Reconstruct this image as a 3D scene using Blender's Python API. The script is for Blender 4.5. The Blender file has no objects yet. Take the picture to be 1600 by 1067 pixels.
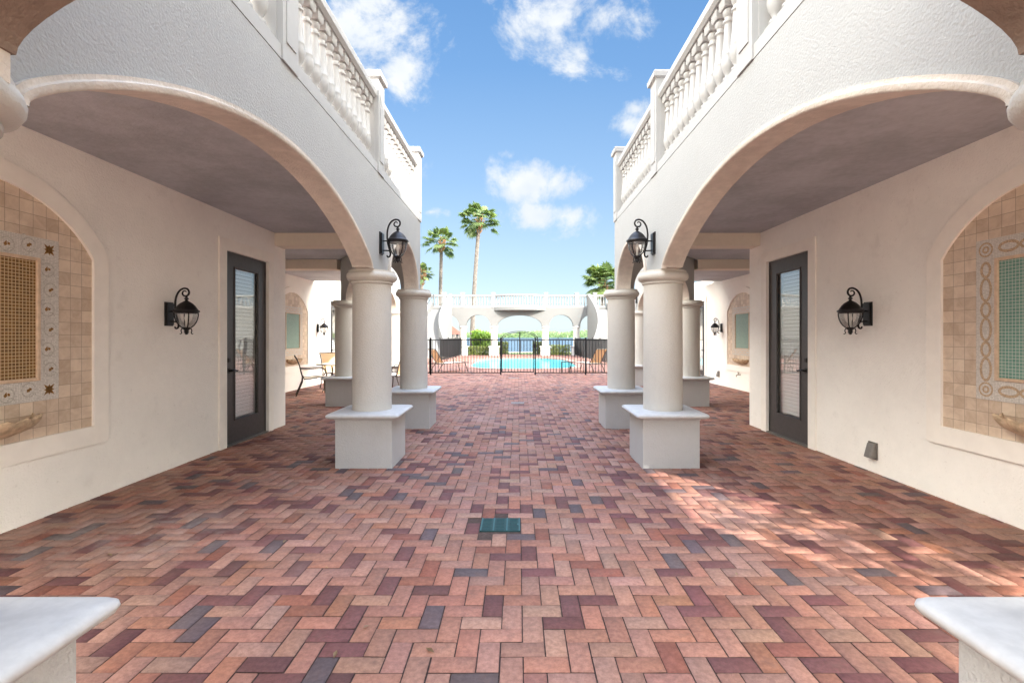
import bpy, bmesh, math, random
import numpy as np
from mathutils import Vector, Matrix
random.seed(7)
RNG = np.random.default_rng(11)
PI = math.pi
scene = bpy.context.scene
COL = scene.collection
H_CAM = 1.46

# ------------------------------------------------------------------ materials
MATS = {}
class NT:
    """tiny node-graph helper"""
    def __init__(self, tree):
        self.t = tree; self.n = tree.nodes; self.l = tree.links
    def node(self, typ, **kw):
        nd = self.n.new(typ)
        ins = kw.pop('ins', {})
        for k, v in kw.items(): setattr(nd, k, v)
        for k, v in ins.items():
            s = nd.inputs[k]
            if isinstance(v, bpy.types.NodeSocket): self.l.new(v, s)
            else: s.default_value = v
        return nd
    def math(self, op, a, b=None, c=None, clamp=False):
        nd = self.n.new('ShaderNodeMath'); nd.operation = op; nd.use_clamp = clamp
        for i, v in enumerate((a, b, c)):
            if v is None: continue
            if isinstance(v, bpy.types.NodeSocket): self.l.new(v, nd.inputs[i])
            else: nd.inputs[i].default_value = v
        return nd.outputs[0]
    def mix(self, fac, a, b, mode='MIX'):
        nd = self.n.new('ShaderNodeMix'); nd.data_type = 'RGBA'; nd.blend_type = mode
        for s, v in ((nd.inputs[0], fac), (nd.inputs[6], a), (nd.inputs[7], b)):
            if isinstance(v, bpy.types.NodeSocket): self.l.new(v, s)
            elif isinstance(v, (tuple, list)): s.default_value = (*v[:3], 1.0)
            else: s.default_value = v
        return nd.outputs[2]
    def noise(self, vec, scale, detail=3, rough=.55, dist=0.0):
        nd = self.node('ShaderNodeTexNoise', ins={'Scale': scale, 'Detail': detail, 'Roughness': rough, 'Distortion': dist})
        if vec is not None: self.l.new(vec, nd.inputs['Vector'])
        return nd.outputs['Fac']
    def ramp(self, fac, stops, interp='LINEAR'):
        nd = self.n.new('ShaderNodeValToRGB'); cr = nd.color_ramp; cr.interpolation = interp
        while len(cr.elements) < len(stops): cr.elements.new(0.5)
        for e, (p, c) in zip(cr.elements, stops):
            e.position = p; e.color = (c, c, c, 1) if isinstance(c, (int, float)) else (*c[:3], 1)
        self.l.new(fac, nd.inputs[0]); return nd.outputs[0]
    def smooth(self, v, a, b):
        nd = self.n.new('ShaderNodeMapRange'); nd.interpolation_type = 'SMOOTHSTEP'
        self.l.new(v, nd.inputs[0]); nd.inputs[1].default_value = a; nd.inputs[2].default_value = b
        return nd.outputs[0]
    def pos(self): return self.node('ShaderNodeNewGeometry').outputs['Position']
    def sep(self, v):
        nd = self.n.new('ShaderNodeSeparateXYZ'); self.l.new(v, nd.inputs[0]); return nd.outputs
    def comb(self, x, y, z):
        nd = self.n.new('ShaderNodeCombineXYZ')
        for s, v in zip(nd.inputs, (x, y, z)):
            if isinstance(v, bpy.types.NodeSocket): self.l.new(v, s)
            else: s.default_value = v
        return nd.outputs[0]
    def vmul(self, v, xyz):
        nd = self.n.new('ShaderNodeVectorMath'); nd.operation = 'MULTIPLY'
        self.l.new(v, nd.inputs[0]); nd.inputs[1].default_value = xyz; return nd.outputs[0]
    def bump(self, h, strength, dist=.01, normal=None):
        nd = self.node('ShaderNodeBump', ins={'Height': h, 'Strength': strength, 'Distance': dist})
        if normal is not None: self.l.new(normal, nd.inputs['Normal'])
        return nd.outputs[0]

def new_mat(name):
    m = bpy.data.materials.new(name); m.use_nodes = True
    nt = NT(m.node_tree); bs = m.node_tree.nodes['Principled BSDF']
    MATS[name] = m
    return m, nt, bs

def stucco(name, col, bump=.5, scale=70, var=.06, stains=0.0, rough=.85):
    m, nt, bs = new_mat(name)
    p = nt.pos()
    big = nt.noise(p, 1.3, 3, .6)
    mid = nt.noise(p, 14, 2, .6)
    f = nt.math('ADD', nt.math('MULTIPLY', big, .7), nt.math('MULTIPLY', mid, .3))
    lo = tuple(c * (1 - var) for c in col); hi = tuple(min(.92, c * (1 + var)) for c in col)
    c = nt.mix(nt.smooth(f, .3, .7), lo, hi)
    sp = nt.math('MULTIPLY', nt.smooth(nt.noise(p, 34, 2, .5), .66, .76), .16)
    sp = nt.math('ADD', sp, nt.math('MULTIPLY', nt.smooth(nt.noise(p, 3.1, 5, .7), .56, .72), .10))
    c = nt.mix(sp, c, (.30, .25, .20))
    if stains > 0:
        st = nt.noise(nt.vmul(p, (5, 5, .6)), 1.6, 5, .7)
        z = nt.sep(p)[2]
        msk = nt.math('MULTIPLY', nt.smooth(st, .62, .8), nt.smooth(z, 2.3, 3.3))
        c = nt.mix(nt.math('MULTIPLY', msk, stains), c, (.33, .3, .25))
    nt.l.new(c, bs.inputs['Base Color'])
    bs.inputs['Roughness'].default_value = rough
    bs.inputs['Specular IOR Level'].default_value = .25
    h = nt.noise(p, scale, 2, .6)
    nt.l.new(nt.bump(h, bump, .006), bs.inputs['Normal'])
    return m

def plain(name, col, rough=.5, metal=0.0, spec=.5, var=0.0, vscale=20, bump=0.0):
    m, nt, bs = new_mat(name)
    bs.inputs['Base Color'].default_value = (*col, 1)
    bs.inputs['Roughness'].default_value = rough
    bs.inputs['Metallic'].default_value = metal
    bs.inputs['Specular IOR Level'].default_value = spec
    if var or bump:
        n = nt.noise(nt.pos(), vscale, 4, .6)
        if var:
            nt.l.new(nt.mix(nt.smooth(n, .3, .7), tuple(c * (1 - var) for c in col), tuple(min(.95, c * (1 + var)) for c in col)), bs.inputs['Base Color'])
        if bump: nt.l.new(nt.bump(n, bump, .004), bs.inputs['Normal'])
    return m

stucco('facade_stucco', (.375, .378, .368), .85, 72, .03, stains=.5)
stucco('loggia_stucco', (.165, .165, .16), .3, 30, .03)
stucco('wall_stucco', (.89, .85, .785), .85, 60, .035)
stucco('far_wall_stucco', (.90, .84, .77), .35, 70, .03)
stucco('pedestal_stucco', (.47, .465, .45), 1.0, 75, .03)
stucco('column_stucco', (.53, .505, .455), .9, 70, .03)
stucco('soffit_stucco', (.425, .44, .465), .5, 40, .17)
stucco('beam_stucco', (.70, .615, .51), .3, 70, .04)
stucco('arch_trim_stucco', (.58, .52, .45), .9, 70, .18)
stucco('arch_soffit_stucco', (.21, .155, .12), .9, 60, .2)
plain('cast_stone', (.52, .515, .50), .6, 0, .3, .07, 14, .25)
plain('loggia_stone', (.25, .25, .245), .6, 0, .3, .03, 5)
plain('smooth_trim', (.88, .825, .745), .7, 0, .3, .03, 5)
plain('white_paint', (.40, .395, .38), .5, 0, .4, .025, 8)
plain('bronze_metal', (.018, .016, .016), .38, .6, .5, .25, 60)
plain('black_metal', (.012, .012, .014), .45, .3, .5)
plain('door_paint', (.06, .052, .05), .42, 0, .4, .12, 30)
plain('handle_metal', (.03, .026, .024), .35, .8, .5)
plain('blind_slat', (.88, .87, .84), .6)
plain('room_dark', (.05, .048, .045), .9)
plain('vent_metal', (.22, .2, .18), .5, .6, .5, .1)
plain('faucet_metal', (.3, .26, .2), .35, .9, .5)
plain('chair_frame', (.05, .035, .026), .4, .5, .5)
plain('roof_tile', (.17, .05, .032), .8, 0, .3, .3, 4)
plain('drain_green', (.005, .038, .036), .5, 0, .4, .2, 40)
plain('drain_rib', (.03, .10, .10), .5)
plain('joint_sand', (.075, .05, .042), .95, 0, .2, .3, 60)
plain('amber_stone', (.27, .13, .03), .5, 0, .4, .3, 90)
plain('vine_stone', (.47, .43, .37), .6, 0, .4, .2, 90)
plain('chain_stone', (.47, .335, .215), .6, 0, .4, .3, 90)
plain('pencil_stone', (.62, .45, .31), .5, 0, .4, .12, 20)
plain('basin_stone', (.52, .38, .25), .7, 0, .3, .25, 14, .3)
plain('palm_trunk', (.135, .118, .105), .9, 0, .2, .3, 6, .5)
plain('palm_boot', (.27, .15, .075), .9, 0, .2, .35, 9)
plain('bounce_paver', (.50, .40, .33), .8, 0, .3, .1, 3)
plain('pool_coping', (.27, .15, .12), .7, 0, .3, .15, 6)
plain('coping_stone', (.62, .45, .38), .7, 0, .3, .15, 6)
plain('pool_plaster', (.26, .58, .62), .6, 0, .3, .06, 2)
plain('bulb_white', (.75, .72, .66), .5)
plain('curtain', (.5, .47, .42), .8)

def sling_mat():
    m, nt, bs = new_mat('tan_sling')
    w = nt.node('ShaderNodeTexWave', bands_direction='Z', ins={'Scale': 60.0, 'Distortion': .5, 'Vector': nt.pos()}).outputs['Fac']
    nt.l.new(nt.mix(w, (.60, .38, .20), (.70, .48, .28)), bs.inputs['Base Color'])
    bs.inputs['Roughness'].default_value = .75
sling_mat()
plain('cream_sling', (.72, .66, .56), .75, 0, .3, .04, 30)

def glass_lamp():
    m, nt, bs = new_mat('seeded_glass')
    out = m.node_tree.nodes['Material Output']
    tr = nt.node('ShaderNodeBsdfTransparent'); tr.inputs[0].default_value = (.97, .97, .96, 1)
    gl = nt.node('ShaderNodeBsdfGlossy'); gl.inputs['Roughness'].default_value = .12
    n = nt.noise(nt.pos(), 55, 2)
    nt.l.new(nt.bump(n, .8, .01), gl.inputs['Normal'])
    mx = nt.node('ShaderNodeMixShader'); 
    lw = nt.node('ShaderNodeLayerWeight', ins={'Blend': .45})
    nt.l.new(nt.math('ADD', nt.math('MULTIPLY', lw.outputs['Fresnel'], .5), .05, clamp=True), mx.inputs[0])
    nt.l.new(tr.outputs[0], mx.inputs[1]); nt.l.new(gl.outputs[0], mx.inputs[2])
    nt.l.new(mx.outputs[0], out.inputs[0])
glass_lamp()

def door_glass():
    m, nt, bs = new_mat('door_glass')
    out = m.node_tree.nodes['Material Output']
    tr = nt.node('ShaderNodeBsdfTransparent'); tr.inputs[0].default_value = (.97, .98, .975, 1)
    gl = nt.node('ShaderNodeBsdfGlossy'); gl.inputs['Roughness'].default_value = .01
    nt.l.new(nt.bump(nt.noise(nt.pos(), 2.2, 1), .05, .03), gl.inputs['Normal'])
    fr = nt.node('ShaderNodeLayerWeight', ins={'Blend': .5})
    mx = nt.node('ShaderNodeMixShader')
    nt.l.new(nt.math('ADD', nt.math('MULTIPLY', nt.math('POWER', fr.outputs['Facing'], 2.5), .62), .09, clamp=True), mx.inputs[0])
    nt.l.new(tr.outputs[0], mx.inputs[1]); nt.l.new(gl.outputs[0], mx.inputs[2])
    nt.l.new(mx.outputs[0], out.inputs[0])
door_glass()

def window_glass():     # coated window glass of the upper storey
    m, nt, bs = new_mat('coated_glass')
    bs.inputs['Base Color'].default_value = (.80, .74, .62, 1)
    bs.inputs['Metallic'].default_value = 1.0
    bs.inputs['Roughness'].default_value = .05
window_glass()

def brick_mat():
    m, nt, bs = new_mat('clay_brick')
    at = nt.node('ShaderNodeAttribute', attribute_name='tone')
    p = nt.pos()
    n = nt.noise(p, 38, 4, .65)
    c = nt.mix(nt.smooth(n, .3, .72), nt.mix(1.0, at.outputs['Color'], (.78, .75, .76), 'MULTIPLY'), nt.mix(1.0, at.outputs['Color'], (1.14, 1.16, 1.18), 'MULTIPLY'))
    sp = nt.node('ShaderNodeTexVoronoi', ins={'Scale': 210.0, 'Vector': p}).outputs['Distance']
    pore = nt.math('MULTIPLY', nt.math('SUBTRACT', 1.0, nt.smooth(sp, .12, .3)), nt.smooth(nt.noise(p, 60, 2), .45, .6))
    c = nt.mix(nt.math('MULTIPLY', pore, .8), c, (.07, .055, .055))
    big = nt.noise(p, .8, 4, .6)
    c = nt.mix(nt.math('MULTIPLY', nt.smooth(big, .5, .8), .16), c, (.5, .42, .38))
    px, py, pz = nt.sep(p)
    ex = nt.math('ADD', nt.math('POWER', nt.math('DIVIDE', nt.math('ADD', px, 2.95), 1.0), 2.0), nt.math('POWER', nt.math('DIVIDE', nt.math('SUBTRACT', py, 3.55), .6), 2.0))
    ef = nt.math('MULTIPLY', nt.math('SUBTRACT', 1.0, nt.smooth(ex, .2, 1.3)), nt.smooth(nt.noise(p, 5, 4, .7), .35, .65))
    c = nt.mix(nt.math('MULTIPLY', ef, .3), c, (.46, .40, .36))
    grime = nt.math('MULTIPLY', nt.smooth(nt.noise(p, 9, 4, .7), .52, .74), .45)
    c = nt.mix(grime, c, (.13, .075, .06))
    nt.l.new(c, bs.inputs['Base Color'])
    bs.inputs['Roughness'].default_value = .72
    bs.inputs['Specular IOR Level'].default_value = .35
    nt.l.new(nt.bump(nt.noise(p, 120, 2, .65), .35, .004), bs.inputs['Normal'])
brick_mat()

def tile_mat(name, size, lo, hi, mortar, msize, vscale=9):
    """square tiles on a wall that runs along Y"""
    m, nt, bs = new_mat(name)
    x, y, z = nt.sep(nt.pos())
    v = nt.comb(y, z, 0.0)
    br = nt.node('ShaderNodeTexBrick', offset=0.0, offset_frequency=2, squash=1.0, squash_frequency=2,
                 ins={'Vector': v, 'Color1': (0, 0, 0, 1), 'Color2': (1, 1, 1, 1), 'Mortar': (.5, .5, .5, 1), 'Scale': 1.0,
                      'Mortar Size': msize, 'Mortar Smooth': .15, 'Bias': 0.0, 'Brick Width': size, 'Row Height': size})
    nz = nt.noise(nt.pos(), vscale, 5, .7, .6)
    f = nt.math('ADD', nt.math('MULTIPLY', nt.sep(br.outputs['Color'])[0], .30), nt.math('MULTIPLY', nz, .75))
    c = nt.mix(nt.smooth(f, .15, .85), lo, hi)
    c = nt.mix(br.outputs['Fac'], c, mortar)
    nt.l.new(c, bs.inputs['Base Color'])
    bs.inputs['Roughness'].default_value = .55
    nt.l.new(nt.bump(br.outputs['Fac'], -.6, .004), bs.inputs['Normal'])
tile_mat('travertine_tile', .105, (.46, .33, .23), (.74, .60, .46), (.36, .27, .2), .0022)
tile_mat('gold_mosaic', .0262, (.11, .05, .008), (.22, .105, .02), (.58, .42, .23), .0026)
tile_mat('green_mosaic', .0262, (.10, .235, .185), (.16, .31, .245), (.50, .53, .46), .0020)
tile_mat('grey_green_mosaic', .03, (.16, .25, .20), (.22, .31, .25), (.35, .42, .36), .002)
tile_mat('marble_mosaic', .012, (.52, .47, .42), (.74, .69, .62), (.44, .40, .35), .0013, 40)

def leaf_mat(name, lo, hi, trans=.35, rough=.5):
    m, nt, bs = new_mat(name)
    at = nt.node('ShaderNodeAttribute', attribute_name='tone')
    c = nt.mix(nt.sep(at.outputs['Color'])[0], lo, hi)
    out = m.node_tree.nodes['Material Output']
    nt.l.new(c, bs.inputs['Base Color']); bs.inputs['Roughness'].default_value = rough
    tl = nt.node('ShaderNodeBsdfTranslucent'); nt.l.new(nt.mix(1.0, c, (1.3, 1.4, .7), 'MULTIPLY'), tl.inputs[0])
    mx = nt.node('ShaderNodeMixShader'); mx.inputs[0].default_value = trans
    nt.l.new(bs.outputs[0], mx.inputs[1]); nt.l.new(tl.outputs[0], mx.inputs[2]); nt.l.new(mx.outputs[0], out.inputs[0])
leaf_mat('palm_leaf', (.06, .105, .035), (.20, .25, .085), .3)
leaf_mat('bush_leaf', (.10, .20, .02), (.26, .38, .05), .4)
leaf_mat('hedge_leaf', (.07, .10, .02), (.20, .22, .05), .35)
leaf_mat('mangrove_leaf', (.06, .115, .035), (.13, .20, .06), .2)
leaf_mat('dead_leaf', (.12, .07, .03), (.35, .25, .14), .2)

def grass_mat():
    m, nt, bs = new_mat('lawn')
    n = nt.noise(nt.pos(), 3, 5, .7)
    nt.l.new(nt.mix(nt.smooth(n, .3, .7), (.06, .11, .025), (.13, .19, .05)), bs.inputs['Base Color'])
    bs.inputs['Roughness'].default_value = .9
grass_mat()

def lake_mat():
    m, nt, bs = new_mat('lake_water')
    bs.inputs['Base Color'].default_value = (.03, .075, .13, 1)
    bs.inputs['Roughness'].default_value = .16
    p = nt.pos()
    h = nt.noise(nt.vmul(p, (.5, 1.6, 1)), 1.1, 4, .6)
    nt.l.new(nt.bump(h, .5, .3), bs.inputs['Normal'])
lake_mat()
def pool_mat():
    m, nt, bs = new_mat('pool_water')
    out = m.node_tree.nodes['Material Output']
    tr = nt.node('ShaderNodeBsdfTransparent'); tr.inputs[0].default_value = (.62, .93, .97, 1)
    gl = nt.node('ShaderNodeBsdfGlossy'); gl.inputs['Roughness'].default_value = .03
    h = nt.noise(nt.pos(), 3.0, 3, .5)
    b = nt.bump(h, .25, .05); nt.l.new(b, gl.inputs['Normal'])
    fr = nt.node('ShaderNodeLayerWeight', ins={'Blend': .5}); nt.l.new(b, fr.inputs['Normal'])
    mx = nt.node('ShaderNodeMixShader'); nt.l.new(nt.math('ADD', nt.math('MULTIPLY', nt.math('POWER', fr.outputs['Facing'], 4.0), .45), .02), mx.inputs[0])
    nt.l.new(tr.outputs[0], mx.inputs[1]); nt.l.new(gl.outputs[0], mx.inputs[2]); nt.l.new(mx.outputs[0], out.inputs[0])
pool_mat()

# ------------------------------------------------------------------ mesh building
WLOC = {}
class MB:
    def __init__(self): self.v = []; self.f = []; self.tone = None
    def add(self, verts, faces):
        o = len(self.v); self.v += [tuple(p) for p in verts]; self.f += [tuple(o + i for i in f) for f in faces]
    def box(self, x0, x1, y0, y1, z0, z1):
        if x0 > x1: x0, x1 = x1, x0
        if y0 > y1: y0, y1 = y1, y0
        self.add([(x0, y0, z0), (x1, y0, z0), (x1, y1, z0), (x0, y1, z0), (x0, y0, z1), (x1, y0, z1), (x1, y1, z1), (x0, y1, z1)],
                 [(3, 2, 1, 0), (4, 5, 6, 7), (0, 1, 5, 4), (1, 2, 6, 5), (2, 3, 7, 6), (3, 0, 4, 7)])
        return self
    def frustum(self, cx, cy, a0, a1, z0, z1):
        self.add([(cx - a0, cy - a0, z0), (cx + a0, cy - a0, z0), (cx + a0, cy + a0, z0), (cx - a0, cy + a0, z0),
                  (cx - a1, cy - a1, z1), (cx + a1, cy - a1, z1), (cx + a1, cy + a1, z1), (cx - a1, cy + a1, z1)],
                 [(3, 2, 1, 0), (4, 5, 6, 7), (0, 1, 5, 4), (1, 2, 6, 5), (2, 3, 7, 6), (3, 0, 4, 7)])
    def square_profile(self, cx, cy, prof, hx=None):
        """stack of square rings: prof = [(half, z)]"""
        v = []; f = []
        for a, z in prof: v += [(cx - a, cy - a, z), (cx + a, cy - a, z), (cx + a, cy + a, z), (cx - a, cy + a, z)]
        n = len(prof)
        for k in range(n - 1):
            for i in range(4):
                j = (i + 1) % 4; f.append((4 * k + i, 4 * k + j, 4 * k + 4 + j, 4 * k + 4 + i))
        f.append((3, 2, 1, 0)); f.append(tuple(4 * (n - 1) + i for i in range(4)))
        self.add(v, f)
    def rounded_profile(self, cx, cy, prof, rad=.05, n=6):
        v = []; f = []
        for a, z in prof:
            r = min(rad, a * .9)
            for q, (sx, sy) in enumerate(((1, 1), (-1, 1), (-1, -1), (1, -1))):
                for k in range(n + 1):
                    t = PI / 2 * q + PI / 2 * k / n
                    v.append((cx + sx * (a - r) + r * math.cos(t), cy + sy * (a - r) + r * math.sin(t), z))
        m = 4 * (n + 1); L = len(prof)
        for i in range(L - 1):
            for k in range(m):
                j = (k + 1) % m; f.append((i * m + k, i * m + j, (i + 1) * m + j, (i + 1) * m + k))
        f.append(tuple(reversed(range(m)))); f.append(tuple((L - 1) * m + k for k in range(m)))
        self.add(v, f)
    def lathe(self, prof, c=(0, 0, 0), seg=24, cap=True):
        v = []; f = []; n = len(prof)
        for r, z in prof:
            for k in range(seg):
                a = 2 * PI * k / seg; v.append((c[0] + r * math.cos(a), c[1] + r * math.sin(a), c[2] + z))
        for i in range(n - 1):
            for k in range(seg):
                j = (k + 1) % seg; f.append((i * seg + k, i * seg + j, (i + 1) * seg + j, (i + 1) * seg + k))
        if cap:
            f.append(tuple(reversed(range(seg)))); f.append(tuple((n - 1) * seg + k for k in range(seg)))
        self.add(v, f); return self
    def tube(self, pts, r, seg=8, closed=False):
        pts = [Vector(p) for p in pts]; n = len(pts); rs = r if isinstance(r, (list, tuple)) else [r] * n
        v = []; f = []
        up = None
        for i, p in enumerate(pts):
            if closed: t = (pts[(i + 1) % n] - pts[i - 1])
            else: t = (pts[min(i + 1, n - 1)] - pts[max(i - 1, 0)])
            if t.length < 1e-9: t = Vector((0, 0, 1))
            t.normalize()
            if up is None:
                ref = Vector((0, 0, 1)) if abs(t.z) < .9 else Vector((0, 1, 0))
                up = t.cross(ref).normalized()
            else:
                up = (up - t * up.dot(t)); up = up.normalized() if up.length > 1e-6 else t.orthogonal().normalized()
            b = t.cross(up)
            for k in range(seg):
                a = 2 * PI * k / seg; v.append(p + (up * math.cos(a) + b * math.sin(a)) * rs[i])
        m = n if closed else n - 1
        for i in range(m):
            for k in range(seg):
                j = (k + 1) % seg; i2 = (i + 1) % n
                f.append((i * seg + k, i * seg + j, i2 * seg + j, i2 * seg + k))
        if not closed:
            f.append(tuple(reversed(range(seg)))); f.append(tuple((n - 1) * seg + k for k in range(seg)))
        self.add(v, f); return self
    def strip(self, A, B):
        n = len(A); self.add(list(A) + list(B), [(i, i + 1, n + i + 1, n + i) for i in range(n - 1)])
    def prism(self, poly, z0, z1):
        n = len(poly); v = [(x, y, z0) for x, y in poly] + [(x, y, z1) for x, y in poly]
        self.add(v, [tuple(reversed(range(n))), tuple(range(n, 2 * n))] + [(i, (i + 1) % n, n + (i + 1) % n, n + i) for i in range(n)])
        return self
    def build(self, name, mat, parent=None, smooth=False, bevel=0.0, angle=35, recalc=True, tone=None, xf=None):
        me = bpy.data.meshes.new(name)
        off = WLOC.get(parent.name, Vector((0, 0, 0))) if parent is not None else Vector((0, 0, 0))
        vs = self.v
        if xf is not None: vs = [xf @ Vector(p) for p in vs]
        if off.length > 0: vs = [(p[0] - off.x, p[1] - off.y, p[2] - off.z) for p in vs]
        me.from_pydata([tuple(p) for p in vs], [], self.f)
        if recalc:
            bm = bmesh.new(); bm.from_mesh(me)
            bmesh.ops.recalc_face_normals(bm, faces=bm.faces)
            if bevel > 0:
                es = [e for e in bm.edges if len(e.link_faces) == 2 and e.calc_face_angle(0) > .6]
                if es: bmesh.ops.bevel(bm, geom=es, offset=bevel, segments=2, profile=.5, affect='EDGES')
            bm.to_mesh(me); bm.free()
        if tone is not None:
            a = me.attributes.new('tone', 'FLOAT_COLOR', 'FACE')
            a.data.foreach_set('color', np.asarray(tone, dtype=np.float32).ravel())
        me.materials.append(MATS[mat])
        o = bpy.data.objects.new(name, me); COL.objects.link(o)
        if parent is not None:
            o.parent = parent; WLOC[o.name] = off.copy()
        if smooth:
            me.polygons.foreach_set('use_smooth', [True] * len(me.polygons))
            try: me.set_sharp_from_angle(angle=math.radians(angle))
            except Exception: pass
        me.update(); return o

def tag(o, label=None, cat=None, group=None, kind=None):
    if label: o['label'] = label
    if cat: o['category'] = cat
    if group: o['group'] = group
    if kind: o['kind'] = kind
    return o
def thing(name, loc, label, cat, group=None, rotz=0.0):
    o = bpy.data.objects.new(name, None); COL.objects.link(o); o.location = loc; o.rotation_euler[2] = rotz
    o.empty_display_size = .1
    tag(o, label, cat, group)
    WLOC[o.name] = Vector(loc) if rotz == 0 else Vector((0, 0, 0))
    return o
def copy_tree(o, parent=None):
    c = o.copy(); COL.objects.link(c)
    if parent is not None: c.parent = parent
    for ch in list(o.children): copy_tree(ch, c)
    return c

# ------------------------------------------------------------------ ground, paving, water
U = .1045; BX0, BY0 = .025, 2.088
POOL_C = (.30, 26.6); POOL_A, POOL_B = 2.7, 5.3
def pool_pt(t, grow=0.0):
    c, s = math.cos(t), math.sin(t); e = .55
    return (POOL_C[0] + (POOL_A + grow) * math.copysign(abs(c) ** e, c), POOL_C[1] + (POOL_B + grow) * math.copysign(abs(s) ** e, s))
POOL_T = [2 * PI * k / 72 for k in range(72)]
def in_pool(x, y, g=.28):
    return (abs((x - POOL_C[0]) / (POOL_A + g)) ** (2 / .55) + abs((y - POOL_C[1]) / (POOL_B + g)) ** (2 / .55)) < 1

def ground_with_hole(name, x0, x1, y0, y1, z, mat, grow):
    bm = bmesh.new()
    outer = [bm.verts.new((x, y, z)) for x, y in ((x0, y0), (x1, y0), (x1, y1), (x0, y1))]
    inner = [bm.verts.new((*pool_pt(t, grow), z)) for t in POOL_T]
    es = []
    for L in (outer, inner):
        for i in range(len(L)): es.append(bm.edges.new((L[i], L[(i + 1) % len(L)])))
    bmesh.ops.triangle_fill(bm, use_beauty=True, use_dissolve=False, edges=es)
    for f in bm.faces:
        f.normal_update()
        if f.normal.z < 0: f.normal_flip()
    me = bpy.data.meshes.new(name); bm.to_mesh(me); bm.free(); me.materials.append(MATS[mat])
    o = bpy.data.objects.new(name, me); COL.objects.link(o); o['kind'] = 'structure'; return o
ground_with_hole('ground', -90, 90, -60, 43.2, -.03, 'lawn', .1)
ground_with_hole('paving_bed', -14, 14, -3.55, 38.4, -.009, 'joint_sand', .1)
b = MB(); b.box(-40, 40, -45, -3.6, -.05, -.012); o = b.build('bounce_ground', 'bounce_paver'); o['kind'] = 'structure'  # unseen pale paving added behind the camera to bounce sun into the arcades
b = MB(); b.box(-90, 90, 43.2, 43.5, -1.2, .04); o = b.build('seawall', 'cast_stone'); tag(o, kind='structure')
b = MB(); b.add([(-4000, 43.45, -.55), (4000, 43.45, -.55), (4000, 5200, -.55), (-4000, 5200, -.55)], [(0, 1, 2, 3)])
o = b.build('lake_water', 'lake_water', recalc=False); o['kind'] = 'structure'

def bricks(name, x0, x1, y0, y1, chamfer, skip):
    i0, i1 = math.floor((x0 - BX0) / U), math.ceil((x1 - BX0) / U)
    j0, j1 = math.floor((y0 - BY0) / U), math.ceil((y1 - BY0) / U)
    rects = []
    for i in range(i0, i1):
        for j in range(j0, j1):
            m = (i + j) % 4
            if m == 0: r = (i, j, 2, 1)
            elif m == 2: r = (i, j, 1, 2)
            else: continue
            x = BX0 + r[0] * U; y = BY0 + r[1] * U
            if skip(x, y, x + r[2] * U, y + r[3] * U): continue
            rects.append((x, y, x + r[2] * U, y + r[3] * U))
    R = np.array(rects); n = len(R)
    rng = np.random.default_rng(5 if chamfer else 6)
    g = .0016 + rng.uniform(0, .0026, (n, 4)); R[:, 0] += g[:, 0]; R[:, 1] += g[:, 1]; R[:, 2] -= g[:, 2]; R[:, 3] -= g[:, 3]
    cx = (R[:, 0] + R[:, 2]) / 2; cy = (R[:, 1] + R[:, 3]) / 2
    tilt = rng.normal(0, .008, (n, 2)); hz = rng.normal(0, .0008, n)
    kind = rng.random(n); low = np.sin(cx * 1.7 + 1.3 * np.sin(cy * .9)) * .5 + .5
    base = np.empty((n, 3))
    salmon = np.array([.405, .177, .118]); tan = np.array([.425, .236, .174]); orange = np.array([.40, .172, .105]); plum = np.array([.19, .075, .068]); slate = np.array([.145, .10, .10]); rust = np.array([.31, .115, .075])
    t = rng.random(n)[:, None]
    base[:] = salmon * (1 - t) + tan * t
    k = kind; base[k < .14] = plum; base[(k >= .14) & (k < .185)] = slate; base[(k >= .20) & (k < .25)] = rust; base[(k >= .25) & (k < .285)] = orange
    base *= .71 * rng.uniform(.84, 1.14, n)[:, None]; base *= 1 + rng.normal(0, .025, (n, 3))
    c = .0045 if chamfer else 0
    def z(x, y, dz): return np.clip(hz + tilt[:, 0] * (x - cx) + tilt[:, 1] * (y - cy), -.0016, .0016) + dz
    xs = [R[:, 0], R[:, 2], R[:, 2], R[:, 0]]; ys = [R[:, 1], R[:, 1], R[:, 3], R[:, 3]]
    sx = [1, -1, -1, 1]; sy = [1, 1, -1, -1]
    V = []
    for q in range(4): V.append(np.stack([xs[q] + sx[q] * c, ys[q] + sy[q] * c, z(xs[q], ys[q], 0)], 1))
    if chamfer:
        for q in range(4): V.append(np.stack([xs[q], ys[q], z(xs[q], ys[q], -.005)], 1))
    V = np.stack(V, 1); m = V.shape[1]; V = V.reshape(-1, 3)
    fl = [(0, 1, 2, 3)] + ([(4, 5, 1, 0), (5, 6, 2, 1), (6, 7, 3, 2), (7, 4, 0, 3)] if chamfer else [])
    F = (np.arange(n)[:, None, None] * m + np.array(fl)[None]).reshape(-1, 4)
    me = bpy.data.meshes.new(name)
    me.vertices.add(len(V)); me.vertices.foreach_set('co', V.ravel().astype(np.float32))
    me.loops.add(F.size); me.loops.foreach_set('vertex_index', F.ravel().astype(np.int32))
    me.polygons.add(len(F)); me.polygons.foreach_set('loop_start', np.arange(0, F.size, 4, dtype=np.int32))
    me.update(calc_edges=True)
    a = me.attributes.new('tone', 'FLOAT_COLOR', 'FACE')
    T = np.concatenate([base, np.ones((n, 1))], 1); T = np.repeat(T, len(fl), 0)
    a.data.foreach_set('color', T.astype(np.float32).ravel())
    me.materials.append(MATS['clay_brick'])
    o = bpy.data.objects.new(name, me); COL.objects.link(o); o['kind'] = 'structure'; return o
DR = (BX0 - 3 * U, BX0, BY0 + 14.45 * U, BY0 + 17 * U)
DRAINS = [DR, (.02 - .16, .02 + .13, 10.35, 10.6), (-.32, .05, 16.6, 16.85)]
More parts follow.
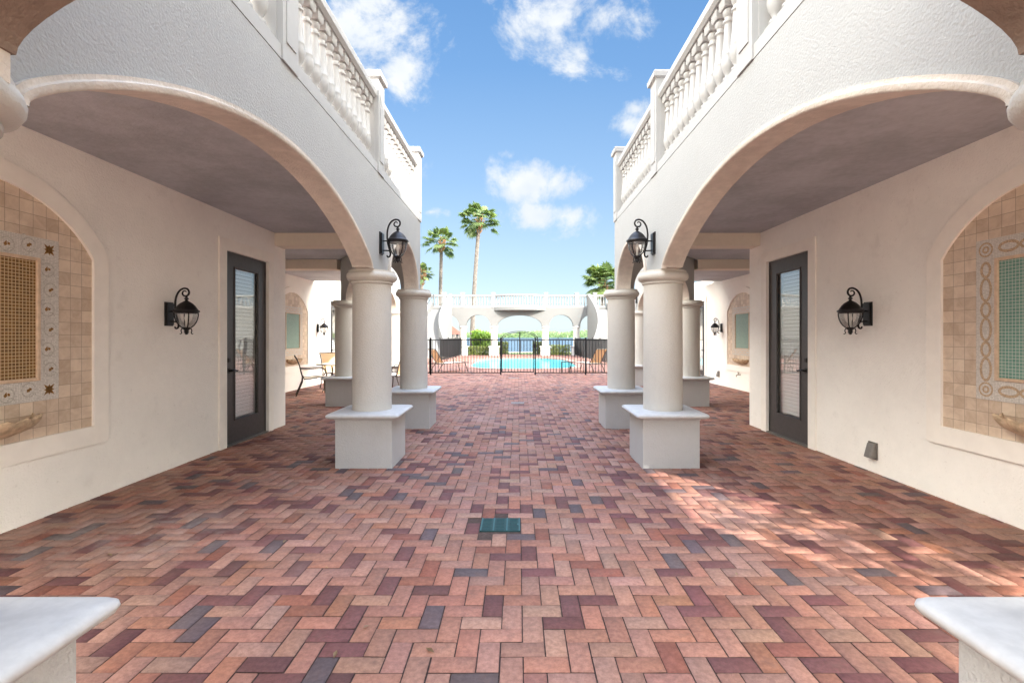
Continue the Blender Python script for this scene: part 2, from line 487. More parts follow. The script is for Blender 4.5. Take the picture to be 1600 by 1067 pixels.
def skip_court(xa, ya, xb, yb):
    for d in DRAINS[:1]:
        if xb > d[0] + .01 and xa < d[1] - .01 and yb > d[2] + .01 and ya < d[3] - .01: return True
    return False
bricks('courtyard_paving', -6.3, 6.3, -3.5, 18.6, True, skip_court)
bricks('pool_deck_paving', -9.5, 9.5, 18.6, 38.2, False, lambda xa, ya, xb, yb: in_pool((xa + xb) / 2, (ya + yb) / 2))

for k, d in enumerate(DRAINS):
    lab = ['green plastic drain grate with three ribbed panels set in the near brick paving', 'small grey drain grate in the paving between the second pair of columns', 'grey drain grate in the paving just in front of the pool gate'][k]
    t = thing('drain_grate', (d[0], d[2], 0), lab, 'drain')
    x0, x1, y0, y1 = d[0] + .004, d[1] - .004, d[2] + .004, d[3] - .004
    zt = -.002 if k == 0 else .006
    b = MB(); b.box(x0, x1, y0, y1, zt - .012, zt); b.build('plate', 'drain_green' if k == 0 else 'vent_metal', t)
    w = (x1 - x0) / 3
    for i in range(4):
        xx = min(max(x0 + i * w, x0 + .006), x1 - .006)
        b = MB(); b.box(xx - .005, xx + .005, y0 + .004, y1 - .004, zt, zt + .004); b.build('rib', 'drain_rib' if k == 0 else 'vent_metal', t)
    if k == 0:
        for i in range(3):
            b = MB()
            for q in range(9):
                yy = y0 + (q + .5) * (y1 - y0) / 9
                b.box(x0 + i * w + .02, x0 + (i + 1) * w - .02, yy - .0035, yy + .0035, zt, zt + .0015)
            b.build('grille', 'drain_green', t)
        b = MB(); b.box(x1 - .024, x1 - .012, (y0 + y1) / 2 - .02, (y0 + y1) / 2 + .012, zt, zt + .004); b.build('latch', 'drain_rib', t)

# pool
pl = thing('swimming_pool', (POOL_C[0], POOL_C[1], 0), 'turquoise swimming pool with pale stone rim behind the black fence', 'pool')
b = MB()
for zt, zb in ((-.16, -1.5),):
    top = [(*pool_pt(t, .02), 0.0) for t in POOL_T]; bot = [(*pool_pt(t, .02), zb) for t in POOL_T]
    n = len(top); b.add(top + bot, [(i, (i + 1) % n, n + (i + 1) % n, n + i) for i in range(n)] + [tuple(n + i for i in range(n))])
b.build('basin', 'pool_plaster', pl, recalc=False)
b = MB(); top = [(*pool_pt(t, .015), -.10) for t in POOL_T]; b.add(top, [tuple(range(len(top)))]); b.build('pool_water', 'pool_water', pl, recalc=False)
b = MB()
rings = [[(*pool_pt(t, g), z) for t in POOL_T] for g, z in ((.0, -.06), (-.03, -.01), (-.02, .02), (.05, .03), (.32, .02), (.33, -.02))]
n = len(POOL_T); vs = [p for r in rings for p in r]
b.add(vs, [(k * n + i, k * n + (i + 1) % n, (k + 1) * n + (i + 1) % n, (k + 1) * n + i) for k in range(len(rings) - 1) for i in range(n)])
b.build('coping', 'pool_coping', pl, smooth=True)

# ------------------------------------------------------------------ villa wings
Z_SPR = 2.21; Z_TOP = 3.33; Z_CEIL = 3.08
FX = 1.70; WTH = .20            # arcade line and wall thickness
WALLX = 3.82; FARX = 6.02
COLS = [(FX, 1.265), (FX, 5.615), (FX, 7.87), (3.67, 10.27), (3.67, 14.35)]

def offset_polyline(pts, d):
    out = []
    for i, p in enumerate(pts):
        p = Vector(p); ns = []
        if i > 0: t = (p - Vector(pts[i - 1])).normalized(); ns.append(Vector((t.y, -t.x)))
        if i < len(pts) - 1: t = (Vector(pts[i + 1]) - p).normalized(); ns.append(Vector((t.y, -t.x)))
        if len(ns) == 1: out.append(p + ns[0] * d)
        else:
            m = (ns[0] + ns[1]).normalized(); out.append(p + m * (d / m.dot(ns[0])))
    return out

def arch_low(s, ops, zs):
    for op in ops:
        s0, s1, rise = op[:3]; q = op[3] if len(op) > 3 else 1.0
        if s0 <= s <= s1:
            a = (s1 - s0) / 2; u = (s - (s0 + s1) / 2) / a
            return zs + rise * (q * math.sqrt(max(0, 1 - u * u)) + (1 - q) * (1 - u * u))
    return zs
def arch_samples(L, ops, n=36):
    S = {0.0, L}
    for s0, s1, r, *_ in ops:
        for k in range(n + 1): S.add((s0 + s1) / 2 - (s1 - s0) / 2 * math.cos(PI * k / n))
    return sorted(S)
def arch_segment(mb, F0, F1, B0, B1, P0, P1, ops, z_spr, z_top, n=36):
    """wall between plan points with elliptical openings; front F, back B, centre P (2-D)"""
    P0, P1 = Vector(P0), Vector(P1); L = (P1 - P0).length; t = (P1 - P0) / L
    def along(A0, A1, s):
        a0 = (A0 - P0).dot(t); a1 = (A1 - P0).dot(t)
        q = (max(a0, min(a1, s)) - a0) / (a1 - a0) if 0 < s < L else (0 if s <= 0 else 1)
        return A0 + (A1 - A0) * q
    S = arch_samples(L, ops, n)
    lo = [arch_low(s, ops, z_spr) for s in S]
    f = [along(F0, F1, s) for s in S]; k = [along(B0, B1, s) for s in S]
    fl = [(p.x, p.y, z) for p, z in zip(f, lo)]; ft = [(p.x, p.y, z_top) for p in f]
    kl = [(p.x, p.y, z) for p, z in zip(k, lo)]; kt = [(p.x, p.y, z_top) for p in k]
    mb.strip(fl, ft); mb.strip(kt, kl); mb.strip(ft, kt)
    return fl, kl, S, t, L
def arch_soffit(mb, fl, kl, S, ops):
    mb.strip(kl, fl)
def arch_band(P0, P1, d, op, zs, sgn, w=.047, n=48):
    """moulding along an arch edge on face at offset d from the centre line"""
    P0, P1 = Vector(P0), Vector(P1); t = (P1 - P0).normalized(); nr = Vector((t.y, -t.x)) * sgn
    s0, s1, rise = op[:3]; blend = op[3] if len(op) > 3 else 1.0
    a = (s1 - s0) / 2; sc = (s0 + s1) / 2
    prof = [(-.004, -.02), (-.004, .020), (.004, .028), (.026, .028), (.030, .020), (.034, .018), (.050, .020), (w, .012), (w + .003, -.01)]
    def cz(u): return rise * (blend * math.sin(u) + (1 - blend) * math.sin(u) ** 2)
    rows = []
    for k in range(n + 1):
        u = PI * k / n; s = sc - a * math.cos(u); z = zs + cz(u)
        dz_ = (cz(min(PI, u + .01)) - cz(max(0, u - .01))); ds_ = -a * (math.cos(min(PI, u + .01)) - math.cos(max(0, u - .01)))
        nx, nz = -dz_, ds_; ln = math.hypot(nx, nz); nx /= ln; nz /= ln
        row = []
        for o_, p_ in prof:
            q = P0 + t * (s + nx * o_) + nr * (d + p_)
            row.append((q.x, q.y, z + nz * o_))
        if k == 0: rows.append([(p[0], p[1], p[2] - .012) for p in row])
        rows.append(row)
        if k == n: rows.append([(p[0], p[1], p[2] - .012) for p in row])
    n += 2
    # short straight returns down to the capital at both ends
    b = MB(); m = len(prof); vs = [p for r in rows for p in r]
    b.add(vs, [(i * m + j, i * m + j + 1, (i + 1) * m + j + 1, (i + 1) * m + j) for i in range(n) for j in range(m - 1)])
    return b

BAL_PROF = [(.034, 0), (.034, .006), (.044, .012), (.044, .026), (.026, .036), (.024, .05), (.034, .07), (.050, .105), (.056, .14), (.054, .175), (.049, .20), (.0515, .206), (.0515, .214), (.047, .222),
            (.040, .30), (.033, .40), (.029, .455), (.030, .462), (.041, .472), (.041, .488), (.030, .496), (.027, .515), (.034, .525), (.042, .545), (.044, .56), (.034, .575), (.030, .585)]
BAL_ME = None
def baluster_mesh():
    b = MB(); b.square_profile(0, 0, [(.052, 0), (.052, .05), (.046, .056)])
    b.lathe([(r, z + .055) for r, z in BAL_PROF], seg=16)
    b.square_profile(0, 0, [(.046, .64), (.055, .655), (.055, .72)])
    o = b.build('baluster', 'white_paint', smooth=True, angle=40)
    return o
_bal = baluster_mesh(); BAL_ME = _bal.data; bpy.data.objects.remove(_bal)
def put_baluster(parent, x, y, z, rot=0.0, paint=None):
    o = bpy.data.objects.new('baluster', BAL_ME); COL.objects.link(o); o.parent = parent
    w = WLOC[parent.name]; o.location = (x - w.x, y - w.y, z - w.z); o.rotation_euler[2] = rot
    if paint: o.material_slots[0].link = 'OBJECT'; o.material_slots[0].material = MATS[paint]
    return o
def rail_sweep(pts, prof, name, parent, mat='white_paint', smooth=False):
    """sweep profile [(offset, z)] (closed) along a plan polyline with mitres"""
    lines = [offset_polyline(pts, o_) for o_, z_ in prof]
    m = len(prof); n = len(pts); vs = []
    for i in range(n):
        for k in range(m): vs.append((lines[k][i].x, lines[k][i].y, prof[k][1]))
    fs = [(i * m + k, i * m + (k + 1) % m, (i + 1) * m + (k + 1) % m, (i + 1) * m + k) for i in range(n - 1) for k in range(m)]
    fs += [tuple(reversed(range(m))), tuple((n - 1) * m + k for k in range(m))]
    b = MB(); b.add(vs, fs); return b.build(name, mat, parent, smooth=smooth)
def post(parent, x, y, z0, h, half=.115, rot=0.0, mat='white_paint'):
    b = MB()
    a = half
    b.square_profile(0, 0, [(a + .0, 0), (a, h - .12), (a + .0, h - .09), (a + .03, h - .075), (a + .035, h - .02), (a + .02, h)])
    for sx, sy in ((1, 0), (-1, 0), (0, 1), (0, -1)):      # raised panel on each face
        w_, t_ = a * .62, .008
        if sx: b.box(sx * a, sx * (a + t_), -w_, w_, .14, h - .2)
        else: b.box(-w_, w_, sy * a, sy * (a + t_), .14, h - .2)
    xf = Matrix.Translation((x, y, z0)) @ Matrix.Rotation(rot, 4, 'Z')
    return b.build('post', mat, parent, xf=xf)

TOP_RAIL = [(-.07, 4.17), (-.095, 4.20), (-.095, 4.26), (-.08, 4.29), (.08, 4.29), (.095, 4.26), (.095, 4.20), (.07, 4.17)]
BASE_RAIL = [(-.103, 3.335), (-.103, 3.43), (-.085, 3.45), (.085, 3.45), (.103, 3.43), (.103, 3.335)]

def villa_wing(s):
    left = s < 0
    W = thing('villa_wing', (s * 4.6, 4.0, 0), 'cream stucco villa wing with arched arcade and gold mosaic wall niche' if left else 'cream stucco villa wing with arched arcade and green mosaic wall niche', 'building')
    def P(p): return (s * p[0], p[1])
    # arcade walls -------------------------------------------------------------
    line = [(FX, 1.0), (FX, 7.87), (3.67, 10.27), (3.67, 14.55)]
    Fr = offset_polyline(line, -WTH / 2 if True else 0); Bk = offset_polyline(line, WTH / 2)
    # (front = towards the courtyard: left of the walking direction)
    L = [(Vector(line[i + 1]) - Vector(line[i])).length for i in range(3)]
    OPS = [[(.55, 4.22, .565, .22), (4.97, 6.63, .58, .9)], [(.26, L[1] - .26, .62)], [(.22, L[2] - .42, .62)]]
    wall = MB(); sof = MB(); bands = []
    for i in range(3):
        fl, kl, S, t, l_ = arch_segment(wall, Fr[i], Fr[i + 1], Bk[i], Bk[i + 1], line[i], line[i + 1], OPS[i], Z_SPR, Z_TOP)
        sof.strip(kl, fl)
        for op in OPS[i]:
            bands.append(arch_band(line[i], line[i + 1], WTH / 2, op, Z_SPR, -1))
    a, b_ = Fr[0], Bk[0]; 
    for a, b_ in ((Fr[0], Bk[0]), (Fr[-1], Bk[-1])): wall.add([(a.x, a.y, Z_SPR), (b_.x, b_.y, Z_SPR), (b_.x, b_.y, Z_TOP), (a.x, a.y, Z_TOP)], [(0, 1, 2, 3)])
    M = Matrix.Diagonal((s, 1, 1, 1))
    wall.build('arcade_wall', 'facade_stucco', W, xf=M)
    sof.build('arch_underside', 'arch_trim_stucco', W, xf=M)
    for bd in bands: bd.build('arch_moulding', 'arch_trim_stucco', W, xf=M, smooth=True, angle=50)
    # columns ---------------------------------------------------------------------
    for k, (cx, cy) in enumerate(COLS):
        x = s * cx; pyc = cy - .07 if k == 0 else cy
        b = MB(); r0 = .222
        b.lathe([(r0, .60), (r0 * 1.0, 1.2), (r0 * .985, 2.05), (r0 * .985, 2.10)], (x, cy, 0), 48)
        c = b.build('column', 'column_stucco', W, smooth=True)
        b = MB(); b.lathe([(.224, 2.055), (.236, 2.062), (.238, 2.078), (.232, 2.086), (.248, 2.092), (.272, 2.105), (.286, 2.13), (.288, 2.15), (.280, 2.175), (.262, 2.188), (.262, 2.21), (.15, 2.2105)], (x, cy, 0), 48)
        b.build('capital', 'column_stucco', c, smooth=True, angle=50)
        b = MB(); b.box(x - .315, x + .315, pyc - .315, pyc + .315, -.02, .555); b.build('pedestal', 'pedestal_stucco', c, bevel=.006)
        b = MB(); b.rounded_profile(x, pyc, [(.322, .53), (.332, .536), (.332, .546), (.345, .549), (.374, .553), (.393, .562), (.401, .578), (.398, .592), (.384, .603), (.352, .609), (.2, .610)], .038)
        b.build('pedestal_cap', 'cast_stone', c, smooth=True, angle=50)
    # house walls -------------------------------------------------------------------
    def ycut_wall(x, y0, y1, z1, holes, mat, name, th=.25):
        """wall along Y at |x|, inner face at x; holes [(ya, yb, za, zb)] rectangular openings"""
        mb = MB(); ys = sorted({y0, y1, *[h[0] for h in holes], *[h[1] for h in holes]})
        for ya, yb in zip(ys[:-1], ys[1:]):
            hs = [h for h in holes if h[0] <= ya + 1e-6 and h[1] >= yb - 1e-6]
            if not hs: mb.box(s * x, s * (x + th), ya, yb, -.03, z1)
            else:
                h = hs[0]
                if h[2] > 0: mb.box(s * x, s * (x + th), ya, yb, -.03, h[2])
                mb.box(s * x, s * (x + th), ya, yb, h[3], z1)
        o = mb.build(name, mat, W); return o
    NI = (2.54, 4.30, .655, 2.62); DO = (6.28, 7.33, -.03, 2.585)
    ycut_wall(WALLX, -.6, 7.90, Z_CEIL, [(.3, 2.2, -.03, 2.95), DO], 'wall_stucco', 'house_wall')  # first, unseen opening added to let sun and sky into the arcades
    NI2 = (11.95, 13.72); DO2 = (15.4, 16.4, -.03, 2.585)
    ycut_wall(FARX, 7.90, 18.4, Z_CEIL, [DO2], 'far_wall_stucco', 'house_wall')
    b = MB(); b.box(s * (WALLX + .252), s * (FARX + .24), 7.65, 7.897, -.03, Z_CEIL); b.build('house_wall', 'wall_stucco', W)
    # deck over arcade = ceiling
    def off(p, d): return p
    YB = -.6
    poly = [(1.85, YB), (1.85, 7.80), (3.80, 10.18), (3.80, 14.2), (12, 14.2), (12, 2.3), (4.06, 2.3), (4.06, YB)]
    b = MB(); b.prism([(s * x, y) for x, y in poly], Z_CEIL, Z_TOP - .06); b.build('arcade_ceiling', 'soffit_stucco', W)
    b = MB(); b.prism([(s * x, y) for x, y in [(FX + .02, YB), (FX + .02, 7.84), (3.69, 10.24), (3.69, 14.3), (12, 14.3), (12, 2.31), (4.065, 2.31), (4.065, YB)]], Z_TOP - .058, Z_TOP + .003); b.build('terrace_floor', 'coping_stone', W)
    # beams
    b = MB(); b.box(s * 1.84, s * (WALLX + .02), 7.55, 7.84, 2.88, Z_CEIL + .01); b.build('ceiling_beam', 'beam_stucco', W)
    b = MB(); b.box(s * 3.82, s * (FARX + .02), 10.15, 10.44, 2.88, Z_CEIL + .01); b.build('ceiling_beam', 'beam_stucco', W)
    # doors -----------------------------------------------------------------------------
    def door(x, y0, y1, blind_z):
        zt = 2.585; X = lambda d: s * (x + d)
        fr = MB(); yg0, yg1, zg0, zg1 = y0 + .235, y1 - .20, .31, 2.40
        fr.box(X(.028), X(.075), y0 + .012, yg0, .02, zt - .012); fr.box(X(.028), X(.075), yg1, y1 - .012, .02, zt - .012)
        fr.box(X(.028), X(.075), yg0, yg1, .02, zg0); fr.box(X(.028), X(.075), yg0, yg1, zg1, zt - .012)
        d = fr.build('door', 'door_paint', W)
        b = MB()
        for (a0, a1, c0, c1) in ((yg0 - .002, yg0 + .022, zg0, zg1), (yg1 - .022, yg1 + .002, zg0, zg1), (yg0 + .022, yg1 - .022, zg0 - .002, zg0 + .022), (yg0 + .022, yg1 - .022, zg1 - .022, zg1 + .002)):
            b.box(X(.016), X(.04), a0, a1, c0, c1)
        b.build('glazing_bead', 'door_paint', d, bevel=.006)
        b = MB(); b.box(X(.048), X(.054), yg0 + .003, yg1 - .003, zg0 + .003, zg1 - .003); b.build('glass', 'door_glass', d)
        b = MB()
        zz = zg0 + .03
        while zz < blind_z:
            b.add([(X(.095), yg0 + .015, zz), (X(.095), yg1 - .015, zz), (X(.112), yg1 - .015, zz + .044), (X(.112), yg0 + .015, zz + .044)], [(0, 1, 2, 3)]); zz += .052
        b.build('blind', 'blind_slat', d, recalc=False)
        b = MB(); b.box(X(.30), X(.31), y0 - .1, y1 + .1, 0, zt + .1); b.build('curtain', 'curtain', d)
        b = MB(); b.tube([(X(.028), y0 + .1, 1.0), (X(-.03), y0 + .1, 1.0)], .013, 10); b.tube([(X(-.028), y0 + .09, 1.0), (X(-.034), y0 + .13, 1.006), (X(-.034), y0 + .18, .998), (X(-.028), y0 + .215, .988), (X(-.03), y0 + .235, .998)], [.015, .015, .012, .010, .008], 8)
        for zc, r in ((1.0, .036),):
            seg = 20; b.add([(X(.03 - .020 * e), y0 + .1 + r * math.cos(2 * PI * k / seg), zc + r * math.sin(2 * PI * k / seg)) for e in (0, 1) for k in range(seg)],
                            [(k, (k + 1) % seg, seg + (k + 1) % seg, seg + k) for k in range(seg)] + [tuple(seg + k for k in range(seg))])
        b.build('handle', 'handle_metal', d, smooth=True)
        b = MB(); b.box(X(.028), X(.004), y0 + .07, y0 + .13, 1.11, 1.17); b.build('deadbolt', 'handle_metal', d, bevel=.008)
        for zc in (.3, .98, 1.66, 2.33):
            b = MB(); b.tube([(X(.042), y1 - .014, zc - .055), (X(.042), y1 - .014, zc + .055)], .011, 8); b.build('hinge', 'handle_metal', d)
        b = MB(); b.box(X(.02), X(.14), y0, y0 + .012, .0, zt); b.box(X(.02), X(.14), y1 - .012, y1, 0, zt); b.box(X(.02), X(.14), y0 + .012, y1 - .012, zt - .012, zt); b.build('jamb', 'door_paint', d)
        b = MB(); b.box(X(-.03), X(.14), y0 + .013, y1 - .013, -.02, .018); b.build('threshold', 'vent_metal', d)
        b = MB(); w_ = .15; e = .001
        b.box(X(-.022), X(.1), y0 - w_, y0 - e, -.02, zt + w_); b.box(X(-.022), X(.1), y1 + e, y1 + w_, -.02, zt + w_); b.box(X(-.022), X(.1), y0 - e, y1 + e, zt + e, zt + w_)
        b.build('door_trim', 'smooth_trim', d)
    door(WALLX, 6.28, 7.33, 2.38)
    door(FARX, 15.4, 16.4, 1.3)
    # niches ---------------------------------------------------------------------------
    def arch_outline(yc, hw, z0, zs, rise, g=0.0, n=24, zbot=None):
        R = ((hw) ** 2 + rise ** 2) / (2 * rise); cz = zs + rise - R; th = math.asin(hw / R)
        pts = [(yc + hw + g, (z0 if zbot is None else zbot)), ]
        th2 = math.asin(min(1, (hw + g) / (R + g)))
        for k in range(n + 1):
            a = th2 - 2 * th2 * k / n; pts.append((yc + (R + g) * math.sin(a), cz + (R + g) * math.cos(a)))
        pts.append((yc - hw - g, (z0 if zbot is None else zbot)))
        return pts
    def niche(x, yc, panel_mat, style, ringmat):
        hw, z0, zs, rise = .885, .655, 2.14, .48
        X = lambda d: s * (x + d)
        inn = arch_outline(yc, hw, z0, zs, rise)
        b = MB(); b.add([(X(-.006), y, z) for y, z in inn], [tuple(range(len(inn)))])
        nb = b.build('niche', 'travertine_tile', W, recalc=False)
        # raised smooth border round the tiles
        out_ = arch_outline(yc, hw, z0, zs, rise, .15, zbot=z0 - .16)
        inn2 = arch_outline(yc, hw, z0, zs, rise)
        n = len(inn2)
        b = MB()
        A = [(X(-.03), y, z) for y, z in inn2]; B = [(X(-.03), y, z) for y, z in out_]
        A0 = [(X(-.004), y, z) for y, z in inn2]; B0 = [(X(.01), y, z) for y, z in out_]
        b.strip(A, B); b.strip(A0, A); b.strip(B, B0)
        yR, yL = yc + hw, yc - hw
        b.add([(X(-.03), yR, z0), (X(-.03), yR + .15, z0 - .16), (X(-.03), yL - .15, z0 - .16), (X(-.03), yL, z0), (X(-.004), yR, z0), (X(-.004), yL, z0), (X(.01), yR + .15, z0 - .16), (X(.01), yL - .15, z0 - .16)],
              [(0, 1, 2, 3), (0, 3, 5, 4), (1, 6, 7, 2)])
        b.build('niche_border', 'smooth_trim' if x < 5 else 'far_wall_stucco', nb)
        # mosaic frame and panel
        ph, pz0, pz1 = .40, 1.11, 2.075; bw = .165
        yo0, yo1, zo0, zo1 = yc - ph - bw, yc + ph + bw, pz0 - bw, pz1 + bw
        b = MB()
        for (a0, a1, c0, c1) in ((yo0, yc - ph, zo0, zo1), (yc + ph, yo1, zo0, zo1), (yc - ph, yc + ph, zo0, pz0), (yc - ph, yc + ph, pz1, zo1)):
            b.box(X(-.016), X(-.007), a0, a1, c0, c1)
        fr = b.build('mosaic_frame', 'marble_mosaic', nb)
        b = MB()
        for (a0, a1, c0, c1) in ((yc - ph - .004, yc - ph + .022, pz0 - .004, pz1 + .004), (yc + ph - .022, yc + ph + .004, pz0 - .004, pz1 + .004), (yc - ph + .022, yc + ph - .022, pz0 - .004, pz0 + .022), (yc - ph + .022, yc + ph - .022, pz1 - .022, pz1 + .004)):
            b.box(X(-.030), X(-.006), a0, a1, c0, c1)
        b.build('pencil_trim', 'pencil_stone', nb, bevel=.004)
        b = MB(); b.box(X(-.012), X(-.007), yc - ph + .02, yc + ph - .02, pz0 + .02, pz1 - .02); b.build('mosaic_panel', panel_mat, nb)
        # inlay
        v = MB(); lf = MB()
        def flat_ring(cy, cz, ry, rz, w, mb, a0=0, a1=2 * PI, n=22):
            pts_o = []; pts_i = []
            for k in range(n + 1):
                a = a0 + (a1 - a0) * k / n
                pts_o.append((X(-.0175), cy + ry * math.cos(a), cz + rz * math.sin(a))); pts_i.append((X(-.0175), cy + (ry - w) * math.cos(a), cz + (rz - w) * math.sin(a)))
            mb.strip(pts_o, pts_i)
        def leaf(cy, cz, l, w, ang, mb):
            ca, sa = math.cos(ang), math.sin(ang)
            pts = [(0, 0), (l * .35, w), (l, 0), (l * .35, -w)]
            mb.add([(X(-.0185), cy + u * ca - t_ * sa, cz + u * sa + t_ * ca) for u, t_ in pts], [(0, 1, 2, 3)])
        m_ = bw / 2
        def runs():
            for yy, zz0, zz1 in ((yc - ph - m_, pz0, pz1), (yc + ph + m_, pz0, pz1)): yield 'v', yy, zz0, zz1
            for zz, a0, a1 in ((pz0 - m_, yc - ph, yc + ph), (pz1 + m_, yc - ph, yc + ph)): yield 'h', zz, a0, a1
        if style == 'vine':
            for o_, c, e0, e1 in runs():
                nn = 6 if o_ == 'v' else 5; st = (e1 - e0) / nn
                for k in range(nn):
                    e = e0 + (k + .5) * st; d = .012 * (-1) ** k
                    cy, cz = (c + d, e) if o_ == 'v' else (e, c + d)
                    flat_ring(cy, cz, .058, .058, .010, v, .4 + (k % 2) * PI, .4 + (k % 2) * PI + 5.2)
                    flat_ring(cy + .03, cz - .05, .03, .03, .007, v, 0, 3.6)
                    flat_ring(cy - .035, cz + .055, .024, .024, .007, v, 1, 5)
                    leaf(cy - .016, cz - .016, .045, .014, .8 + .5 * (k % 2), lf); leaf(cy + .02, cz - .005, .03, .012, 2.2, lf)
            for cy in (yc - ph - m_, yc + ph + m_):
                for cz in (pz0 - m_, pz1 + m_):
                    for q in range(8): leaf(cy, cz, .062 if q % 2 else .045, .013, PI / 4 * q, lf)
        else:
            for o_, c, e0, e1 in runs():
                nn = 6 if o_ == 'v' else 4; st = (e1 - e0) / nn
                for k in range(nn):
                    e = e0 + (k + .5) * st; big = k % 2 == 0
                    ra, rb = (.052, st * .62) if big else (.047, st * .42)
                    if o_ == 'v': flat_ring(c, e, ra, rb, .022, v)
                    else: flat_ring(e, c, rb, ra, .022, v)
            for cy in (yc - ph - m_, yc + ph + m_):
                for cz in (pz0 - m_, pz1 + m_):
                    flat_ring(cy, cz, .06, .06, .014, v); flat_ring(cy, cz, .03, .03, .016, v)
        v.build('inlay', ringmat, fr, recalc=False)
        if lf.v: lf.build('inlay_leaves', 'amber_stone', fr, recalc=False)
        # shell basin
        b = MB(); n = 33; rows = []
        for q in range(9):
            f = q / 8; row = []
            for k in range(n):
                a = PI * k / (n - 1); w = 1 + .045 * math.cos(a * 15) * f
                r = .36 * (math.sin(f * PI / 2)) * w
                row.append((X(-.006 - .62 * r * math.sin(a) ** .9), yc + r * math.cos(a), .70 + .14 * f ** 1.6 + .012 * math.cos(a * 15) * f))
            rows.append(row)
        for q in range(8, -1, -1):
            f = q / 8; row = []
            for k in range(n):
                a = PI * k / (n - 1); w = 1 + .045 * math.cos(a * 15) * f
                r = (.36 - .018) * (math.sin(f * PI / 2)) * w
                row.append((X(-.006 - .62 * r * math.sin(a) ** .9), yc + r * math.cos(a), .715 + .132 * f ** 1.6 + .012 * math.cos(a * 15) * f))
            rows.append(row)
        for r0, r1 in zip(rows[:-1], rows[1:]): b.strip(r0, r1)
        b.build('shell_basin', 'basin_stone', nb, smooth=True)
        return nb
    niche(WALLX, 3.415, 'gold_mosaic' if left else 'green_mosaic', 'vine' if left else 'chain', 'vine_stone' if left else 'chain_stone')
    niche(FARX, 12.83, 'grey_green_mosaic', 'chain', 'pencil_stone')
    # upper storeys; the unseen right one is shaped to block the sun -----------------------------------------------
    if left:
        b = MB(); b.box(-12, -6.3, 2.32, 18.4, Z_TOP + .004, 6.4); u = b.build('upper_storey', 'facade_stucco', W)
        b = MB(); b.prism([(-12.3, 2.0), (-5.9, 2.0), (-5.9, 18.7), (-12.3, 18.7)], 6.4, 6.6); b.build('roof', 'roof_tile', u)
    else:
        b = MB(); b.box(3.0, 5.5, -6, 2.1, 4.5, 8.2); b.box(3.3, 5.5, -6, -.9, 8.36, 9.7); u = b.build('upper_storey', 'facade_stucco', W)  # unseen block raised above the opening, sized to shade the left facade
        b = MB(); b.prism([(2.95, -6.05), (5.55, -6.05), (5.55, 2.15), (2.95, 2.15)], 8.203, 8.355); b.build('roof', 'roof_tile', u)
        b = MB(); b.box(4.1, 5.4, -6, -2.4, -.03, 4.5); b.build('shade_block_base', 'facade_stucco', u)  # added support under the raised shading block
        b = MB(); b.box(5.2, 12, 2.32, 15.5, Z_TOP + .004, 9.6); u2 = b.build('upper_storey', 'facade_stucco', W)
        b = MB(); b.prism([(4.9, 2.0), (12.3, 2.0), (12.3, 15.8), (4.9, 15.8)], 9.6, 9.8); b.build('roof', 'roof_tile', u2)
    b = MB(); b.box(s * (FARX + .26), s * 12, 14.32, 18.4, -.03, Z_TOP); b.build('house_wall', 'far_wall_stucco', W)

    # balustrade on the terrace edge --------------------------------------------------------
    Bt = thing('balustrade', (s * FX, 4.5, Z_TOP), 'white turned balustrade along the terrace above the arcade with the gold mosaic niche' if left else 'white turned balustrade along the terrace above the arcade with the green mosaic niche', 'balustrade')
    pl_ = [(FX, 1.0), (FX, 7.84), (3.67, 10.14), (3.67, 14.25)]
    pts = [(s * x, y) for x, y in pl_]
    rail_sweep(pts, TOP_RAIL, 'top_rail', Bt); rail_sweep(pts, BASE_RAIL, 'base_rail', Bt)
    posts = [(FX, 1.20, 0), (FX, 3.36, 0), (FX, 5.60, 0), (FX, 7.82, 0), (2.70, 8.96, -s * .687), (3.67, 10.17, 0), (3.67, 12.2, 0), (3.67, 14.15, 0)]
    for x, y, r in posts: post(Bt, s * x, y, Z_TOP + .003, 1.16, rot=r)
    for (xa, ya, _), (xb, yb, _) in zip(posts[:-1], posts[1:]):
        d = Vector((xb - xa, yb - ya)); l = d.length; n = round((l - .25) / .158); 
        for k in range(n):
            f = (.125 + (l - .25) * (k + .5) / n) / l
            ang = math.atan2(d.y, s * d.x) - PI / 2
            put_baluster(Bt, s * (xa + d.x * f), ya + d.y * f, 3.45, ang)
    return W
villa_wing(-1); villa_wing(1)

# archway over the passage the camera stands in -------------------------------------------------
A = thing('entrance_arch', (0, 1.2, Z_SPR), 'beige stucco arch spanning the courtyard entrance overhead', 'archway')
b = MB(); P0, P1 = Vector((-1.84, 1.19)), Vector((1.84, 1.19)); d = Vector((0, .17))
ops = [(1.84 - 1.42, 1.84 + 1.42, .45, .5)]
fl, kl, S, t, L = arch_segment(b, P0 + d, P1 + d, P0 - d, P1 - d, P0, P1, ops, Z_SPR + .045, Z_TOP - .01)
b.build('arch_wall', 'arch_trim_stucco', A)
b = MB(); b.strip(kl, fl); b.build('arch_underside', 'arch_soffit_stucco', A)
for s_ in (-1, 1):
    b = MB(); b.box(s_ * 1.84, s_ * 1.428, 1.03, 1.352, 2.17, Z_SPR + .044); b.build('impost', 'arch_trim_stucco', A)
b = MB(); b.box(-1.59, 1.59, -.3, 1.015, Z_CEIL, Z_TOP - .02); b.build('passage_ceiling', 'soffit_stucco', A)

